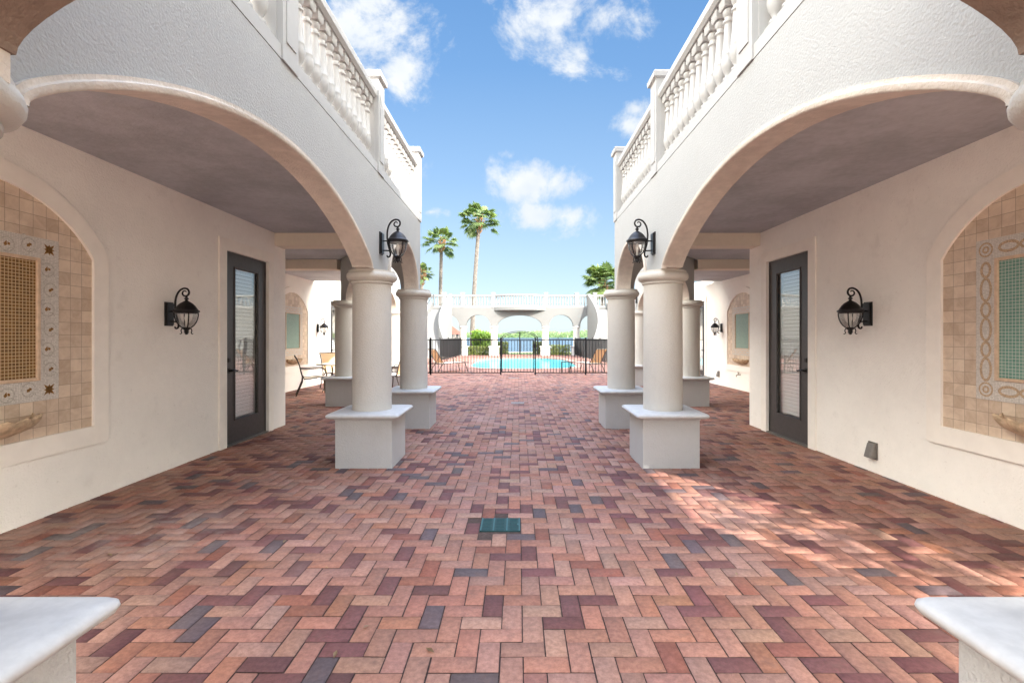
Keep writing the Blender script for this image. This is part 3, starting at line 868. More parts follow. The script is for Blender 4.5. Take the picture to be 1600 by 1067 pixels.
# ------------------------------------------------------------------ wall lanterns
def scroll(cx, cz, r0, r1, a0, a1, n=16):
    return [(cx + (r0 + (r1 - r0) * k / n) * math.cos(a0 + (a1 - a0) * k / n), 0, cz + (r0 + (r1 - r0) * k / n) * math.sin(a0 + (a1 - a0) * k / n)) for k in range(n + 1)]
def spline(P, m=5):
    out = []
    for i in range(len(P) - 1):
        p0, p1, p2, p3 = (Vector(P[max(i - 1, 0)]), Vector(P[i]), Vector(P[i + 1]), Vector(P[min(i + 2, len(P) - 1)]))
        for k in range(m):
            t = k / m; out.append(.5 * (2 * p1 + (p2 - p0) * t + (2 * p0 - 5 * p1 + 4 * p2 - p3) * t * t + (3 * p1 - p0 - 3 * p2 + p3) * t ** 3))
    return out + [Vector(P[-1])]
def wall_lantern():
    t = thing('wall_lantern', (0, 0, 0), 'x', 'wall lamp', 'black scroll wall lanterns')
    D = .20
    b = MB(); b.box(0, .014, -.062, .062, -.13, .13); b.box(.014, .03, -.050, .050, -.118, .118); b.build('back_plate', 'bronze_metal', t, bevel=.004)
    b = MB()
    arm = [(.075, 0, -.135), (.078, 0, -.152), (.092, 0, -.157), (.108, 0, -.147), (.114, 0, -.12), (.104, 0, -.07), (.088, 0, -.01), (.078, 0, .06), (.078, 0, .13), (.092, 0, .20), (.125, 0, .255), (.17, 0, .28)]
    arm += scroll(.185, .232, .050, .016, 1.45, 1.45 - 2 * PI * 1.12, 22)[1:]
    sp_ = spline(arm, 4); nn = len(sp_)
    b.tube(sp_, [.0065 + .004 * min(1, i / 8) - .0045 * max(0, (i - nn * .55) / (nn * .45)) for i in range(nn)], 8)
    b.tube([(.02, 0, .03), (.082, 0, .03)], .008, 8); b.tube([(.02, 0, -.08), (.106, 0, -.085)], .008, 8)
    b.build('arm', 'bronze_metal', t, smooth=True, angle=60)
    b = MB(); b.lathe([(.006, .205), (.012, .19), (.012, .18), (.022, .172), (.022, .163), (.012, .157), (.016, .145), (.034, .134), (.058, .118), (.082, .092), (.098, .066), (.112, .044), (.124, .038), (.126, .026), (.117, .020), (.113, .006), (.106, .006)], (D, 0, 0), 28)
    b.build('lamp_roof', 'bronze_metal', t, smooth=True, angle=40)
    b = MB(); b.lathe([(.106, .006), (.106, -.01), (.102, -.045), (.092, -.08), (.074, -.112), (.05, -.138), (.036, -.146)], (D, 0, 0), 28, cap=False)
    b.build('glass_shade', 'seeded_glass', t, smooth=True)
    b = MB()
    for k in range(4):
        a = PI / 4 + k * PI / 2
        ca, sa = math.cos(a), math.sin(a)
        b.tube([(D + r * ca, r * sa, z) for r, z in ((.112, .01), (.110, -.02), (.103, -.055), (.09, -.09), (.07, -.122), (.045, -.145), (.034, -.155))], .0065, 6)
        b.tube([(D + r * ca, r * sa, z) for r, z in ((.030, -.150), (.046, -.165), (.050, -.185), (.043, -.205), (.052, -.218), (.062, -.214))], .0055, 6)
    b.lathe([(.038, -.144), (.046, -.15), (.040, -.162), (.024, -.172), (.020, -.19), (.026, -.20), (.012, -.212), (.004, -.225)], (D, 0, 0), 16)
    b.build('cage', 'bronze_metal', t, smooth=True, angle=50)
    b = MB(); b.lathe([(.012, -.145), (.012, -.08), (.016, -.072), (.021, -.045), (.014, -.015), (.004, .0)], (D, 0, 0), 14); b.build('bulb', 'bulb_white', t, smooth=True)
    return t
proto = wall_lantern()
LN = [((-WALLX, 5.25, 1.70), 0, 'black scroll wall lantern beside the door, near the gold mosaic niche'),
      ((WALLX, 5.22, 1.70), PI, 'black scroll wall lantern beside the door, near the green mosaic niche'),
      ((-(FX - WTH / 2), 5.615, 2.54), 0, 'black lantern on the arch above the column on the side with the gold niche'),
      ((FX - WTH / 2, 5.615, 2.54), PI, 'black lantern on the arch above the column on the side with the green niche'),
      ((-FARX, 14.45, 1.70), 0, 'small distant lantern on the pink sunlit wall above the patio chairs'),
      ((FARX, 14.15, 1.70), PI, 'small distant lantern on the cream wall beyond the pedestal, next to a far tiled niche'),
      ((3.67 - WTH / 2, 14.35, 2.56), PI, 'lantern mostly hidden behind the front columns, above the farthest column')]
for k, (loc, r, lab) in enumerate(LN):
    o = proto if k == 0 else copy_tree(proto)
    o.location = loc; o.rotation_euler[2] = r; o['label'] = lab

# small wall fittings
def outlet(x, y, z, lab, s):
    t = thing('outlet_cover', (x, y, z), lab, 'outlet')
    b = MB(); v = [(x, y - .055, z - .08), (x, y + .055, z - .08), (x, y + .055, z + .08), (x, y - .055, z + .08), (x - s * .075, y - .05, z - .075), (x - s * .075, y + .05, z - .075), (x - s * .035, y + .05, z + .075), (x - s * .035, y - .05, z + .075)]
    b.add(v, [(0, 1, 2, 3), (4, 5, 6, 7), (0, 1, 5, 4), (1, 2, 6, 5), (2, 3, 7, 6), (3, 0, 4, 7)]); b.build('cover', 'vent_metal', t, bevel=.008)
    b = MB(); b.box(x, x - s * .012, y - .065, y + .065, z - .09, z + .09); b.build('mounting_plate', 'vent_metal', t)
outlet(WALLX, 5.15, .235, 'grey weatherproof outlet cover low on the wall beside the green mosaic niche', 1)
outlet(FARX, 14.35, .33, 'grey outlet cover low on the far wall under a lantern', 1)
t = thing('wall_faucet', (FARX, 12.95, .42), 'bronze garden tap on the wall under the far tiled niche', 'tap')
b = MB(); b.tube([(FARX, 12.95, .42), (FARX - .08, 12.95, .42), (FARX - .11, 12.95, .40), (FARX - .115, 12.95, .36)], .014, 8); b.build('spout', 'faucet_metal', t, smooth=True)
b = MB(); b.tube([(FARX - .06, 12.95, .42), (FARX - .06, 12.95, .47)], .009, 8); b.tube([(FARX - .06, 12.90, .475), (FARX - .06, 13.0, .475)], .010, 8); b.build('handle', 'faucet_metal', t, smooth=True)

# ------------------------------------------------------------------ chairs and loungers
def curved_sheet(prof, w, th=.012, axis_y=True):
    """prof [(x,z)] swept across width w in y, with thickness"""
    b = MB(); n = len(prof)
    A_ = [(x, -w / 2, z) for x, z in prof]; B_ = [(x, w / 2, z) for x, z in prof]
    A2 = [(x, -w / 2, z - th) for x, z in prof]; B2 = [(x, w / 2, z - th) for x, z in prof]
    b.strip(A_, B_); b.strip(B2, A2); b.strip(B_, B2); b.strip(A2, A_); b.add([A_[0], B_[0], B2[0], A2[0]], [(0, 1, 2, 3)]); b.add([A_[-1], B_[-1], B2[-1], A2[-1]], [(3, 2, 1, 0)])
    return b
def patio_chair():
    t = thing('patio_chair', (0, 0, 0), 'x', 'chair', 'sling patio chairs', .0)
    w = .52
    seat = [(.28, .45), (.24, .465), (.12, .445), (-.05, .42), (-.17, .42), (-.21, .44)]
    back = [(-.20, .46), (-.235, .56), (-.27, .72), (-.325, .88), (-.375, .97)]
    curved_sheet(seat, w - .04).build('seat', 'cream_sling', t, smooth=True)
    curved_sheet(back, w - .04).build('backrest', 'tan_sling', t, smooth=True)
    for s in (-1, 1):
        y = s * w / 2
        b = MB(); b.tube([(.32, y, 0), (.30, y, .2), (.29, y, .40), (.30, y, .46)], .014, 8); b.build('leg', 'chair_frame', t, smooth=True)
        b = MB(); b.tube([(-.36, y, 0), (-.29, y, .16), (-.22, y, .34), (-.205, y, .46)], .014, 8); b.build('leg', 'chair_frame', t, smooth=True)
        b = MB(); b.tube([(.30, y, .455), (.12, y, .445), (-.05, y, .42), (-.17, y, .42), (-.215, y, .47), (-.245, y, .58), (-.28, y, .74), (-.335, y, .89), (-.39, y, .98)], .014, 8); b.build('side_rail', 'chair_frame', t, smooth=True)
        b = MB(); b.tube([(.30, y, .45), (.335, y, .53), (.31, y, .62), (.22, y, .665), (.05, y, .665), (-.14, y, .655), (-.26, y, .66)], .013, 8); b.build('armrest', 'chair_frame', t, smooth=True)
    b = MB(); b.tube([(.10, -w / 2, .43), (.10, w / 2, .43)], .011, 6); b.tube([(-.17, -w / 2, .405), (-.17, w / 2, .405)], .011, 6); b.tube([(-.39, -w / 2, .98), (-.39, w / 2, .98)], .013, 6); b.build('crossbar', 'chair_frame', t)
    return t
pc = patio_chair()
CH = [((-5.12, 11.95, 0), math.radians(25), 'patio chair with orange tan sling back nearest the wall niche, seen from its side'),
      ((-5.12, 13.5, 0), math.radians(-40), 'patio chair with tan back facing out from behind the patio table'),
      ((-3.22, 12.75, 0), math.radians(158), 'patio chair half hidden between two columns, turned away from the courtyard')]
for k, (loc, r, lab) in enumerate(CH):
    o = pc if k == 0 else copy_tree(pc)
    o.location = loc; o.rotation_euler[2] = r; o['label'] = lab
tb = thing('patio_table', (-4.8, 12.75, 0), 'round glass topped patio table with dark legs between the sling chairs', 'table')
b = MB(); b.lathe([(.48, .70), (.50, .705), (.50, .722), (.48, .728)], (-4.8, 12.75, 0), 36); b.build('tabletop', 'cream_sling', tb, smooth=True)
b = MB(); b.tube([(-4.8 + .50 * math.cos(2 * PI * k / 30), 12.75 + .50 * math.sin(2 * PI * k / 30), .714) for k in range(30)], .016, 6, True); b.build('rim', 'chair_frame', tb)
for k in range(4):
    a = PI / 4 + k * PI / 2
    b = MB(); b.tube([(-4.8 + r * math.cos(a), 12.75 + r * math.sin(a), z) for r, z in ((.38, 0), (.30, .2), (.26, .42), (.32, .70))], .014, 8); b.build('leg', 'chair_frame', tb, smooth=True)

def lounger():
    t = thing('pool_lounger', (0, 0, 0), 'x', 'lounger', 'sling pool loungers')
    w = .62
    seat = [(1.15, .36), (1.0, .375), (.5, .37), (.1, .35), (0, .36)]
    back = [(-.02, .38), (-.12, .55), (-.24, .74), (-.36, .92)]
    curved_sheet(seat, w - .05).build('seat', 'cream_sling', t, smooth=True)
    curved_sheet(back, w - .05).build('backrest', 'tan_sling', t, smooth=True)
    for s in (-1, 1):
        y = s * w / 2
        b = MB(); b.tube([(1.2, y, .36), (1.0, y, .37), (.5, y, .365), (.05, y, .345), (-.45, y, .345)], .016, 8); b.build('side_rail', 'chair_frame', t, smooth=True)
        b = MB(); b.tube([(0, y, .36), (-.12, y, .55), (-.24, y, .74), (-.37, y, .94)], .016, 8); b.build('back_rail', 'chair_frame', t, smooth=True)
        b = MB(); b.tube([(1.0, y, .37), (1.06, y, .2), (1.13, y, 0)], .016, 8); b.build('leg', 'chair_frame', t, smooth=True)
        b = MB(); b.tube([(-.02, y, .35), (-.16, y, .18), (-.24, y, 0)], .016, 8); b.build('leg', 'chair_frame', t, smooth=True)
        b = MB(); b.tube([(-.18, y, .65), (-.38, y, .36), (-.42, y, .345)], .011, 6); b.build('strut', 'chair_frame', t)
        b = MB(); b.tube([(.45, y, .37), (.47, y, .52), (.38, y, .58), (.1, y, .585), (-.13, y, .57)], .013, 8); b.build('armrest', 'chair_frame', t, smooth=True)
    b = MB()
    for x, z in ((-.37, .94), (-.42, .345), (1.2, .36), (0, .34)): b.tube([(x, -w / 2, z), (x, w / 2, z)], .014, 6)
    b.build('crossbar', 'chair_frame', t)
    return t
lg = lounger()
LG = [((-3.15, 19.5, 0), math.radians(38), 'tan sling lounger behind the fence on the boathouse side of the pool'),
      ((3.15, 19.5, 0), math.radians(128), 'tan sling lounger with raised back behind the fence, beside a small table')]
for k, (loc, r, lab) in enumerate(LG):
    o = lg if k == 0 else copy_tree(lg)
    o.location = loc; o.rotation_euler[2] = r; o['label'] = lab
def side_table(x, y, lab):
    t = thing('side_table', (x, y, 0), lab, 'side table')
    b = MB(); b.box(x - .19, x + .19, y - .19, y + .19, .44, .46); b.build('tabletop', 'chair_frame', t, bevel=.006)
    for sx in (-1, 1):
        for sy in (-1, 1):
            b = MB(); b.tube([(x + sx * .16, y + sy * .16, 0), (x + sx * .165, y + sy * .165, .445)], .012, 6); b.build('leg', 'chair_frame', t)
side_table(1.88, 18.75, 'small dark side table standing at the pool edge behind the fence')

# ------------------------------------------------------------------ pool fence
def fence_run(t, p0, p1, z0, z1, posts, pitch=.112, post_h=.05, mesh_panel=None, pw=.019):
    p0, p1 = Vector(p0), Vector(p1); L = (p1 - p0).length; d = (p1 - p0) / L; ang = math.atan2(d.y, d.x)
    def boxat(mb, s0, s1, w, za, zb):
        q = MB(); q.box(s0, s1, -w / 2, w / 2, za, zb); M = Matrix.Translation((p0.x, p0.y, 0)) @ Matrix.Rotation(ang, 4, 'Z')
        mb.add([M @ Vector(v) for v in q.v], q.f)
    b = MB(); n = int(L / pitch)
    for k in range(n + 1):
        s_ = k * L / n; boxat(b, s_ - pw / 2, s_ + pw / 2, pw, z0, z1 - .02)
    b.build('picket_panel', 'black_metal', t)
    for za, zb in ((z0, z0 + .035), (z1 - .035, z1)):
        b = MB(); boxat(b, 0, L, .03, za, zb); b.build('rail', 'black_metal', t)
    for s_ in posts:
        b = MB(); boxat(b, s_ - .027, s_ + .027, .054, -.02, z1 + post_h); boxat(b, s_ - .033, s_ + .033, .066, z1 + post_h, z1 + post_h + .015); b.build('post', 'black_metal', t)
FY = 18.1
f1 = thing('pool_fence', (-3.4, FY, 0), 'black picket fence along the pool front, before the lounger without a side table', 'fence', 'black pool fence runs')
fence_run(f1, (-5.9, FY), (-.63, FY), .06, 1.33, [.05, 2.62, 3.13 - .5, 5.27 - .0])
f2 = thing('pool_fence', (3.4, FY, 0), 'black picket fence along the pool front, before the small side table', 'fence', 'black pool fence runs')
fence_run(f2, (.67, FY), (5.9, FY), .06, 1.33, [0.0, 1.9, 3.8, 5.2])
g = thing('pool_gate', (0, FY, 0), 'black metal picket gate in the middle of the near pool fence', 'gate')
fence_run(g, (-.58, FY - .01), (.60, FY - .01), .09, 1.32, [])
b = MB(); b.box(-.60, -.565, FY - .03, FY + .01, .09, 1.33); b.box(.585, .62, FY - .03, FY + .01, .09, 1.33); b.build('gate_frame', 'black_metal', g)
b = MB(); b.box(.60, .66, FY - .06, FY - .02, 1.0, 1.16); b.build('latch', 'black_metal', g)
f3 = thing('pool_fence', (-4.3, 30, 0), 'dark picket fence running back beside the pool in front of the red-roofed boathouse', 'fence', 'black pool fence runs')
fence_run(f3, (-4.15, 35.4), (-4.45, 27.6), .06, 1.30, [0, 2.6, 5.2, 7.8])
f4 = thing('pool_fence', (4.4, 30, 0), 'dark picket fence running back beside the pool, behind the lounger with the side table', 'fence', 'black pool fence runs')
fence_run(f4, (4.25, 35.4), (4.75, 22.0), .06, 1.30, [0, 2.2, 4.4, 6.6, 8.8, 11, 13.4])
f5 = thing('pool_fence', (-3, 37.6, 0), 'distant black picket fence under the arches on the bush side', 'fence', 'black pool fence runs')
fence_run(f5, (-4.4, 37.6), (-1.22, 37.6), .06, 1.27, [0, 1.5, 3.18])
f6 = thing('pool_fence', (3, 37.6, 0), 'distant black picket fence under the arches with only a low hedge behind', 'fence', 'black pool fence runs')
fence_run(f6, (1.58, 37.6), (4.7, 37.6), .06, 1.27, [0, 1.6, 3.12])
g2 = thing('arched_gate', (.18, 37.6, 0), 'distant black double gate with an arched top facing the lake', 'gate')
for xa, xb in ((-1.18, .12), (.24, 1.54)):
    q = MB(); n = 11
    for k in range(n + 1):
        x = xa + (xb - xa) * k / n; zt = 1.2 if abs(x - .18) > 1.3 else 1.27
        q.box(x - .009, x + .009, 37.59, 37.61, .08, zt)
    for za in (.08, 1.24): q.box(xa, xb, 37.585, 37.615, za, za + .035)
    q.build('gate_leaf', 'black_metal', g2)
b = MB()
for rr, dz in ((1.38, 0), (1.30, -.10)):
    b.tube([(.18 + rr * math.cos(PI * k / 28), 37.6, 1.28 + dz + .55 * math.sin(PI * k / 28)) for k in range(29)], .022, 6)
b.build('arch_top', 'black_metal', g2)
b = MB(); b.box(.14, .22, 37.56, 37.64, .0, 1.62); b.lathe([(.03, 1.62), (.06, 1.67), (.03, 1.72), (.005, 1.80)], (.18, 37.6, 0), 10); b.build('centre_post', 'black_metal', g2)
for x in (-1.2, 1.56):
    b = MB(); b.box(x - .03, x + .03, 37.57, 37.63, -.02, 1.42); b.build('gate_post', 'black_metal', g2)

# ------------------------------------------------------------------ far loggia with stairs
LX = .17; LY = 36.2; LZ = 3.58
lo_ = thing('garden_loggia', (LX, LY, 0), 'white arched garden loggia with curved balcony and twin stairs behind the pool', 'loggia')
cols = [-6.55, -4.28, -1.93, 1.93, 4.28, 6.55]
b = MB(); sf = MB()
p0, p1 = Vector((LX - 17, LY)), Vector((LX + 17, LY)); d = Vector((0, -.25))
ops = []
for a, c in zip(cols[:-1], cols[1:]):
    ops.append((17 + a + .26, 17 + c - .26, .85 if abs(a + c) > 1 else .82))
fl, kl, S, t_, L_ = arch_segment(b, p0 + d, p1 + d, p0 - d, p1 - d, p0, p1, ops, 2.2, LZ, 20)
sf.strip(kl, fl)
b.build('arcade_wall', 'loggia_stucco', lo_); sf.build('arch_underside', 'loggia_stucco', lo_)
for s_ in (-1, 1):
    b = MB(); b.box(LX + s_ * 6.3, LX + s_ * 17, LY - .249, LY + .249, -.03, 2.21); b.build('end_wall', 'loggia_stucco', lo_)
for c in cols[1:-1]:
    x = LX + c
    b = MB(); b.lathe([(.245, .7), (.24, 2.05)], (x, LY, 0), 24); cc = b.build('column', 'column_stucco', lo_, smooth=True)
    b = MB(); b.lathe([(.245, 2.04), (.27, 2.07), (.31, 2.12), (.31, 2.16), (.27, 2.2), (.27, 2.21)], (x, LY, 0), 24); b.build('capital', 'cast_stone', cc, smooth=True)
    b = MB(); b.square_profile(x, LY, [(.36, -.03), (.36, .62), (.42, .64), (.42, .69), (.3, .70)]); b.build('pedestal', 'pedestal_stucco', cc)
    b = MB(); b.box(x - .22, x + .22, LY + 2.6, LY + 3.0, -.03, 3.2)
b = MB(); b.box(LX - 17, LX + 17, LY - .24, LY + .9, LZ - .25, LZ - .004); b.build('terrace_floor', 'loggia_stucco', lo_)
# bowed balcony
nb_ = 18
bow = [(LX + 1.95 * u, LY - .25 - .75 * (1 - u * u)) for u in [-1 + 2 * k / nb_ for k in range(nb_ + 1)]]
b = MB(); b.prism(bow + [(LX + 1.95, LY - .24), (LX - 1.95, LY - .24)][0:0], LZ - .2, LZ + .02); b.build('balcony_floor', 'loggia_stucco', lo_)
lb = thing('balustrade', (LX, LY, LZ), 'distant white balustrade with bowed middle on top of the garden loggia', 'balustrade')
dz = LZ - Z_TOP
TR = [(o_, z + dz) for o_, z in TOP_RAIL]; BR = [(o_, z + dz) for o_, z in BASE_RAIL]
front = LY - .14
line = [(LX - 16.9, front), (LX - 1.95, front)] ; line2 = [(LX + 1.95, front), (LX + 16.9, front)]
bowl = [(x, y + .14) for x, y in bow]
for ln in (line, line2, bowl): rail_sweep(ln, TR, 'top_rail', lb, 'loggia_stone'); rail_sweep(ln, BR, 'base_rail', lb, 'loggia_stone')
px_ = [-16.6, -14, -11.3, -8.6, -6.55 + .9, -4.28, -1.98, 1.98, 4.28, 6.55 - .9, 8.6, 11.3, 14, 16.6]
for x in px_: post(lb, LX + x, front, LZ + .003, 1.13, .13, 0.0, 'loggia_stone')
for xa, xb in zip(px_[:-1], px_[1:]):
    if xa == -1.98: continue
    n = round((xb - xa - .26) / .2)
    for k in range(n): put_baluster(lb, LX + xa + .13 + (xb - xa - .26) * (k + .5) / n, front, 3.45 + dz, 0.0, 'loggia_stone')
n = 19
for k in range(n):
    u = -.94 + 1.88 * (k + .5) / n; put_baluster(lb, LX + 1.95 * u, LY - .11 - .75 * (1 - u * u), 3.45 + dz, 0.0, 'loggia_stone')
# stairs
def stair(s):
    t = thing('garden_stair', (LX + s * 6.3, 33, 0), 'white curving garden stair rising to the loggia on the side of the red-roofed boathouse' if s < 0 else 'white curving garden stair rising to the loggia below the bushy low palm', 'staircase')
    N = 20
    def inner(f): return Vector((LX + s * (5.28 + .58 * math.sin(PI * f) - .31 * f), LY - .28 - 4.2 * f))
    def outer(f):
        p = inner(f); return Vector((p.x + s * 1.25, p.y))
    b = MB()
    for k in range(N):
        f0, f1 = k / N, (k + 1) / N; zt = LZ * (1 - (k + 1) / (N + 1))
        poly = [inner(f0), outer(f0), outer(f1), inner(f1)]
        b.prism([(p.x, p.y) for p in poly], -.03, zt)
    b.build('steps', 'loggia_stone', t)
    for nm, fn, off_, ht in (('inner_parapet', inner, -.22, 1.02), ('outer_parapet', outer, .12, .35)):
        q = MB(); M_ = 40; A1, A2, C1, C2 = [], [], [], []
        for k in range(M_ + 1):
            f = k / M_; p = fn(f); p2 = p + Vector((s * off_, 0)); z = LZ * (1 - f) + ht * (1 - .0 * f)
            z = max(z, .5)
            p = p + Vector((s * (.004 if off_ < 0 else -.004), 0))
            A1.append((p.x, p.y, z)); A2.append((p2.x, p2.y, z)); C1.append((p.x, p.y, -.03)); C2.append((p2.x, p2.y, -.03))
        q.strip(A1, A2); q.strip(C1, A1); q.strip(A2, C2)
        q.add([A1[-1], A2[-1], C2[-1], C1[-1]], [(0, 1, 2, 3)]); q.add([A1[0], A2[0], C2[0], C1[0]], [(3, 2, 1, 0)])
        q.build(nm, 'loggia_stucco', t, smooth=True)
    b = MB()
    pts = []
    for k in range(0, 13):
        f = k / 12; p = outer(f) + Vector((-s * .1, 0)); pts.append((p.x, p.y, LZ * (1 - f) + 1.0))
    b.tube(pts, .02, 6)
    for k in range(0, 13, 3): b.tube([(pts[k][0], pts[k][1], pts[k][2] - .9), pts[k]], .016, 6)
    b.build('handrail', 'black_metal', t)
stair(-1); stair(1)

# ------------------------------------------------------------------ vegetation
def leaf_cloud(n, ctr, rad, size, seed, shell=.55, squash=.0, box=False, clumps=14):
    """n leaf quads gathered in clumps through a volume; returns MB, tones"""
    r = np.random.default_rng(seed); b = MB(); tones = []
    if box:
        C = r.uniform(-1, 1, (n, 3))
    else:
        cl = r.normal(0, 1, (clumps, 3)); cl /= np.linalg.norm(cl, axis=1)[:, None]; cl *= r.uniform(shell, 1, (clumps, 1)) * .72
        idx = r.integers(0, clumps, n); q = r.normal(0, 1, (n, 3)); q /= np.linalg.norm(q, axis=1)[:, None]
        C = cl[idx] + q * (r.random((n, 1)) ** .4) * .38
    for c in C:
        p = Vector((ctr[0] + c[0] * rad[0], ctr[1] + c[1] * rad[1], ctr[2] + c[2] * rad[2]))
        a = Vector(r.normal(0, 1, 3)); a.normalize(); q_ = a.orthogonal().normalized(); s1 = size * r.uniform(.6, 1.4)
        b.add([p - a * s1 * .5, p + q_ * s1 * .25, p + a * s1 * .5, p - q_ * s1 * .25], [(0, 1, 2, 3)])
        v = float(np.clip(r.normal(.45, .25), 0, 1)); tones.append((v, v, v, 1))
    return b, tones
def palm(x, y, ztop, lean, r_tr, crown_r, lab, seed, full=34, mat='palm_leaf'):
    r = random.Random(seed)
    t = thing('palm_tree', (x, y, 0), lab, 'palm')
    n = 26; pts = []; rs = []
    for k in range(n + 1):
        f = k / n; pts.append((x + lean * (f ** 1.5), y, -.05 + ztop * f)); rs.append(r_tr * (1.25 - .35 * f + (.03 if k % 2 else -.03)))
    b = MB(); b.tube(pts, rs, 12); b.build('trunk', 'palm_trunk', t, smooth=True, angle=60)
    top = Vector(pts[-1])
    b = MB()
    for k in range(46):
        a = r.uniform(0, 2 * PI); h = r.uniform(-1.1, .35); rr = r_tr * (1.0 + .5 * (h + 1.1) / 1.4)
        p = top + Vector((rr * .7 * math.cos(a), rr * .7 * math.sin(a), h)); d_ = Vector((math.cos(a) * .35, math.sin(a) * .35, .5)) * r.uniform(.5, 1.0)
        b.tube([p, p + d_ * .6, p + d_], [.05, .04, .02], 5)
    b.build('boots', 'palm_boot', t)
    b = MB(); tones = []
    for k in range(full):
        az = r.uniform(0, 2 * PI); el = math.radians(r.triangular(-60, 88, 20)); L = crown_r * r.uniform(.40, .72)
        D = Vector((math.cos(az) * math.cos(el), math.sin(az) * math.cos(el), math.sin(el)))
        base = top + Vector((0, 0, .2)); tip = base + D * L + Vector((0, 0, -.12 * L))
        side = D.cross(Vector((0, 0, 1))); side = side.normalized() if side.length > .1 else Vector((1, 0, 0)); nrm = side.cross(D).normalized()
        tone = min(1, max(0, r.gauss(.45, .25)))
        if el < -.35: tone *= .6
        b.add([base - side * .02, base + side * .02, tip + side * .015, tip - side * .015], [(0, 1, 2, 3)]); tones.append((tone, tone, tone, 1))
        M_ = 20; F = crown_r * r.uniform(.30, .44)
        for j in range(M_):
            a = math.radians(-115 + 230 * (j + .5) / M_)
            dr = (D * math.cos(a) + side * math.sin(a)).normalized(); ln = F * (1 - .25 * abs(a) / 2) * r.uniform(.85, 1.1)
            wv = (side * math.cos(a) - D * math.sin(a)) * .058 * crown_r / 1.7
            mid = tip + dr * ln * .55 + nrm * .03; end = tip + dr * ln + Vector((0, 0, -.30 * ln * r.uniform(.5, 1.3)))
            b.add([tip, mid - wv, end, mid + wv], [(0, 1, 2, 3)]); v = min(1, max(0, tone + r.gauss(0, .1))); tones.append((v, v, v, 1))
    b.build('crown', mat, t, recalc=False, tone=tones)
    return t
palm(-3.9, 41.0, 11.35, .65, .165, 2.0, 'tallest palm tree with leaning trunk behind the loggia', 13, 52)
palm(-7.35, 45.5, 10.35, .15, .165, 1.9, 'straight palm tree, second tallest, standing between the arcade and the tallest palm', 14, 44)
palm(-9.05, 45.0, 7.3, .1, .15, 1.25, 'low palm tree whose crown peeps out beside the arcade edge', 5, 36)
palm(7.3, 41.5, 6.0, .1, .2, 2.15, 'bushy bright green palm tree above the right end of the loggia', 6, 80, 'palm_leaf')

def bush(x, y, z, rad, n, size, lab, mat, name='shrub', seed=1, box=False, cat='bush'):
    t = thing(name, (x, y, 0), lab, cat)
    b, tn = leaf_cloud(n, (x, y, z), rad, size, seed, box=box, clumps=26)
    b.build('foliage', mat, t, recalc=False, tone=tn)
    b = MB(); r = random.Random(seed)
    for k in range(7):
        xx = x + r.uniform(-.6, .6) * rad[0]; b.tube([(xx, y, -.03), (xx + r.uniform(-.1, .1), y, z + rad[2] * .3)], .02, 5)
    b.build('stems', 'palm_boot', t)
bush(-2.95, 39.6, 1.05, (1.15, .9, 1.05), 5200, .2, 'bright lime green shrub behind the arch on the bush side of the gate', 'bush_leaf', seed=2)
bush(-2.95, 36.9, .33, (.95, .28, .36), 2600, .10, 'clipped hedge under the arch in front of the lime green shrub', 'hedge_leaf', 'hedge', 3, True, 'hedge')
bush(3.1, 36.9, .36, (.95, .28, .42), 2600, .10, 'clipped hedge under the arch on the lake side with water above it', 'hedge_leaf', 'hedge', 4, True, 'hedge')
bush(-1.35, 39.4, .5, (.6, .5, .5), 1500, .14, 'low hedge behind the arched gate, next to its shrub side post', 'hedge_leaf', 'hedge', 5, True, 'hedge')
bush(1.75, 39.4, .5, (.5, .5, .5), 1500, .14, 'low hedge behind the arched gate, next to its far hinge post', 'hedge_leaf', 'hedge', 6, True, 'hedge')

t = thing('added_dapple_tree', (5.6, -1.6, 0), 'unseen small leafy tree added beside the side passage to dapple the sun', 'tree')  # out-of-view tree added to break up the sun patch on the bricks
b, tn = leaf_cloud(420, (5.3, -.9, 2.75), (1.5, 1.9, 1.35), .2, 31, clumps=16); b.build('crown', 'hedge_leaf', t, recalc=False, tone=tn)
b = MB(); b.tube([(5.9, -1.9, -.05), (5.8, -1.8, 1.0), (5.6, -1.5, 2.0), (5.4, -1.1, 3.0)], [.10, .08, .06, .03], 8); b.build('trunk', 'palm_trunk', t, smooth=True)
# far shore: one unbroken mass of mangroves
r = np.random.default_rng(21); b = MB(); tn = []
for k in range(15000):
    x = r.uniform(-420, 420); y = 560 + r.uniform(0, 40)
    top = 5.2 + 1.6 * math.sin(x * .021 + .6) + 1.1 * math.sin(x * .083) + .7 * math.sin(x * .31) + 2.0 * (x > 30) * min(1, (x - 30) / 60)
    z = r.random() ** .7 * top; s1 = r.uniform(1.0, 2.2)
    a = r.uniform(0, PI); el = r.uniform(-.6, .6)
    dx, dy = math.cos(a) * s1 * .6, math.sin(a) * s1 * .3; p = Vector((x, y, z - .5))
    b.add([p + Vector((-dx, -dy, -.2 * s1)), p + Vector((0, -.3, -.55 * s1)), p + Vector((dx, dy, .1 * s1)), p + Vector((0, .3, .6 * s1))], [(0, 1, 2, 3)])
    v = float(np.clip(r.normal(.45, .25), 0, 1)); tn.append((v, v, v, 1))
o = b.build('treeline', 'mangrove_leaf', recalc=False, tone=tn); tag(o, 'far green mangrove shore across the lake', 'treeline', kind='stuff')
b = MB(); n = 120; top = []; bot = []
for k in range(n + 1):
    x = -450 + 900 * k / n; top.append((x, 590, 4 + 1.2 * math.sin(x * .021 + .6) + .6 * math.sin(x * .083))); bot.append((x, 575, -1))
top2 = [(x, 640, -1) for x, y, z in top]; b.strip(bot, top); b.strip(top, top2)
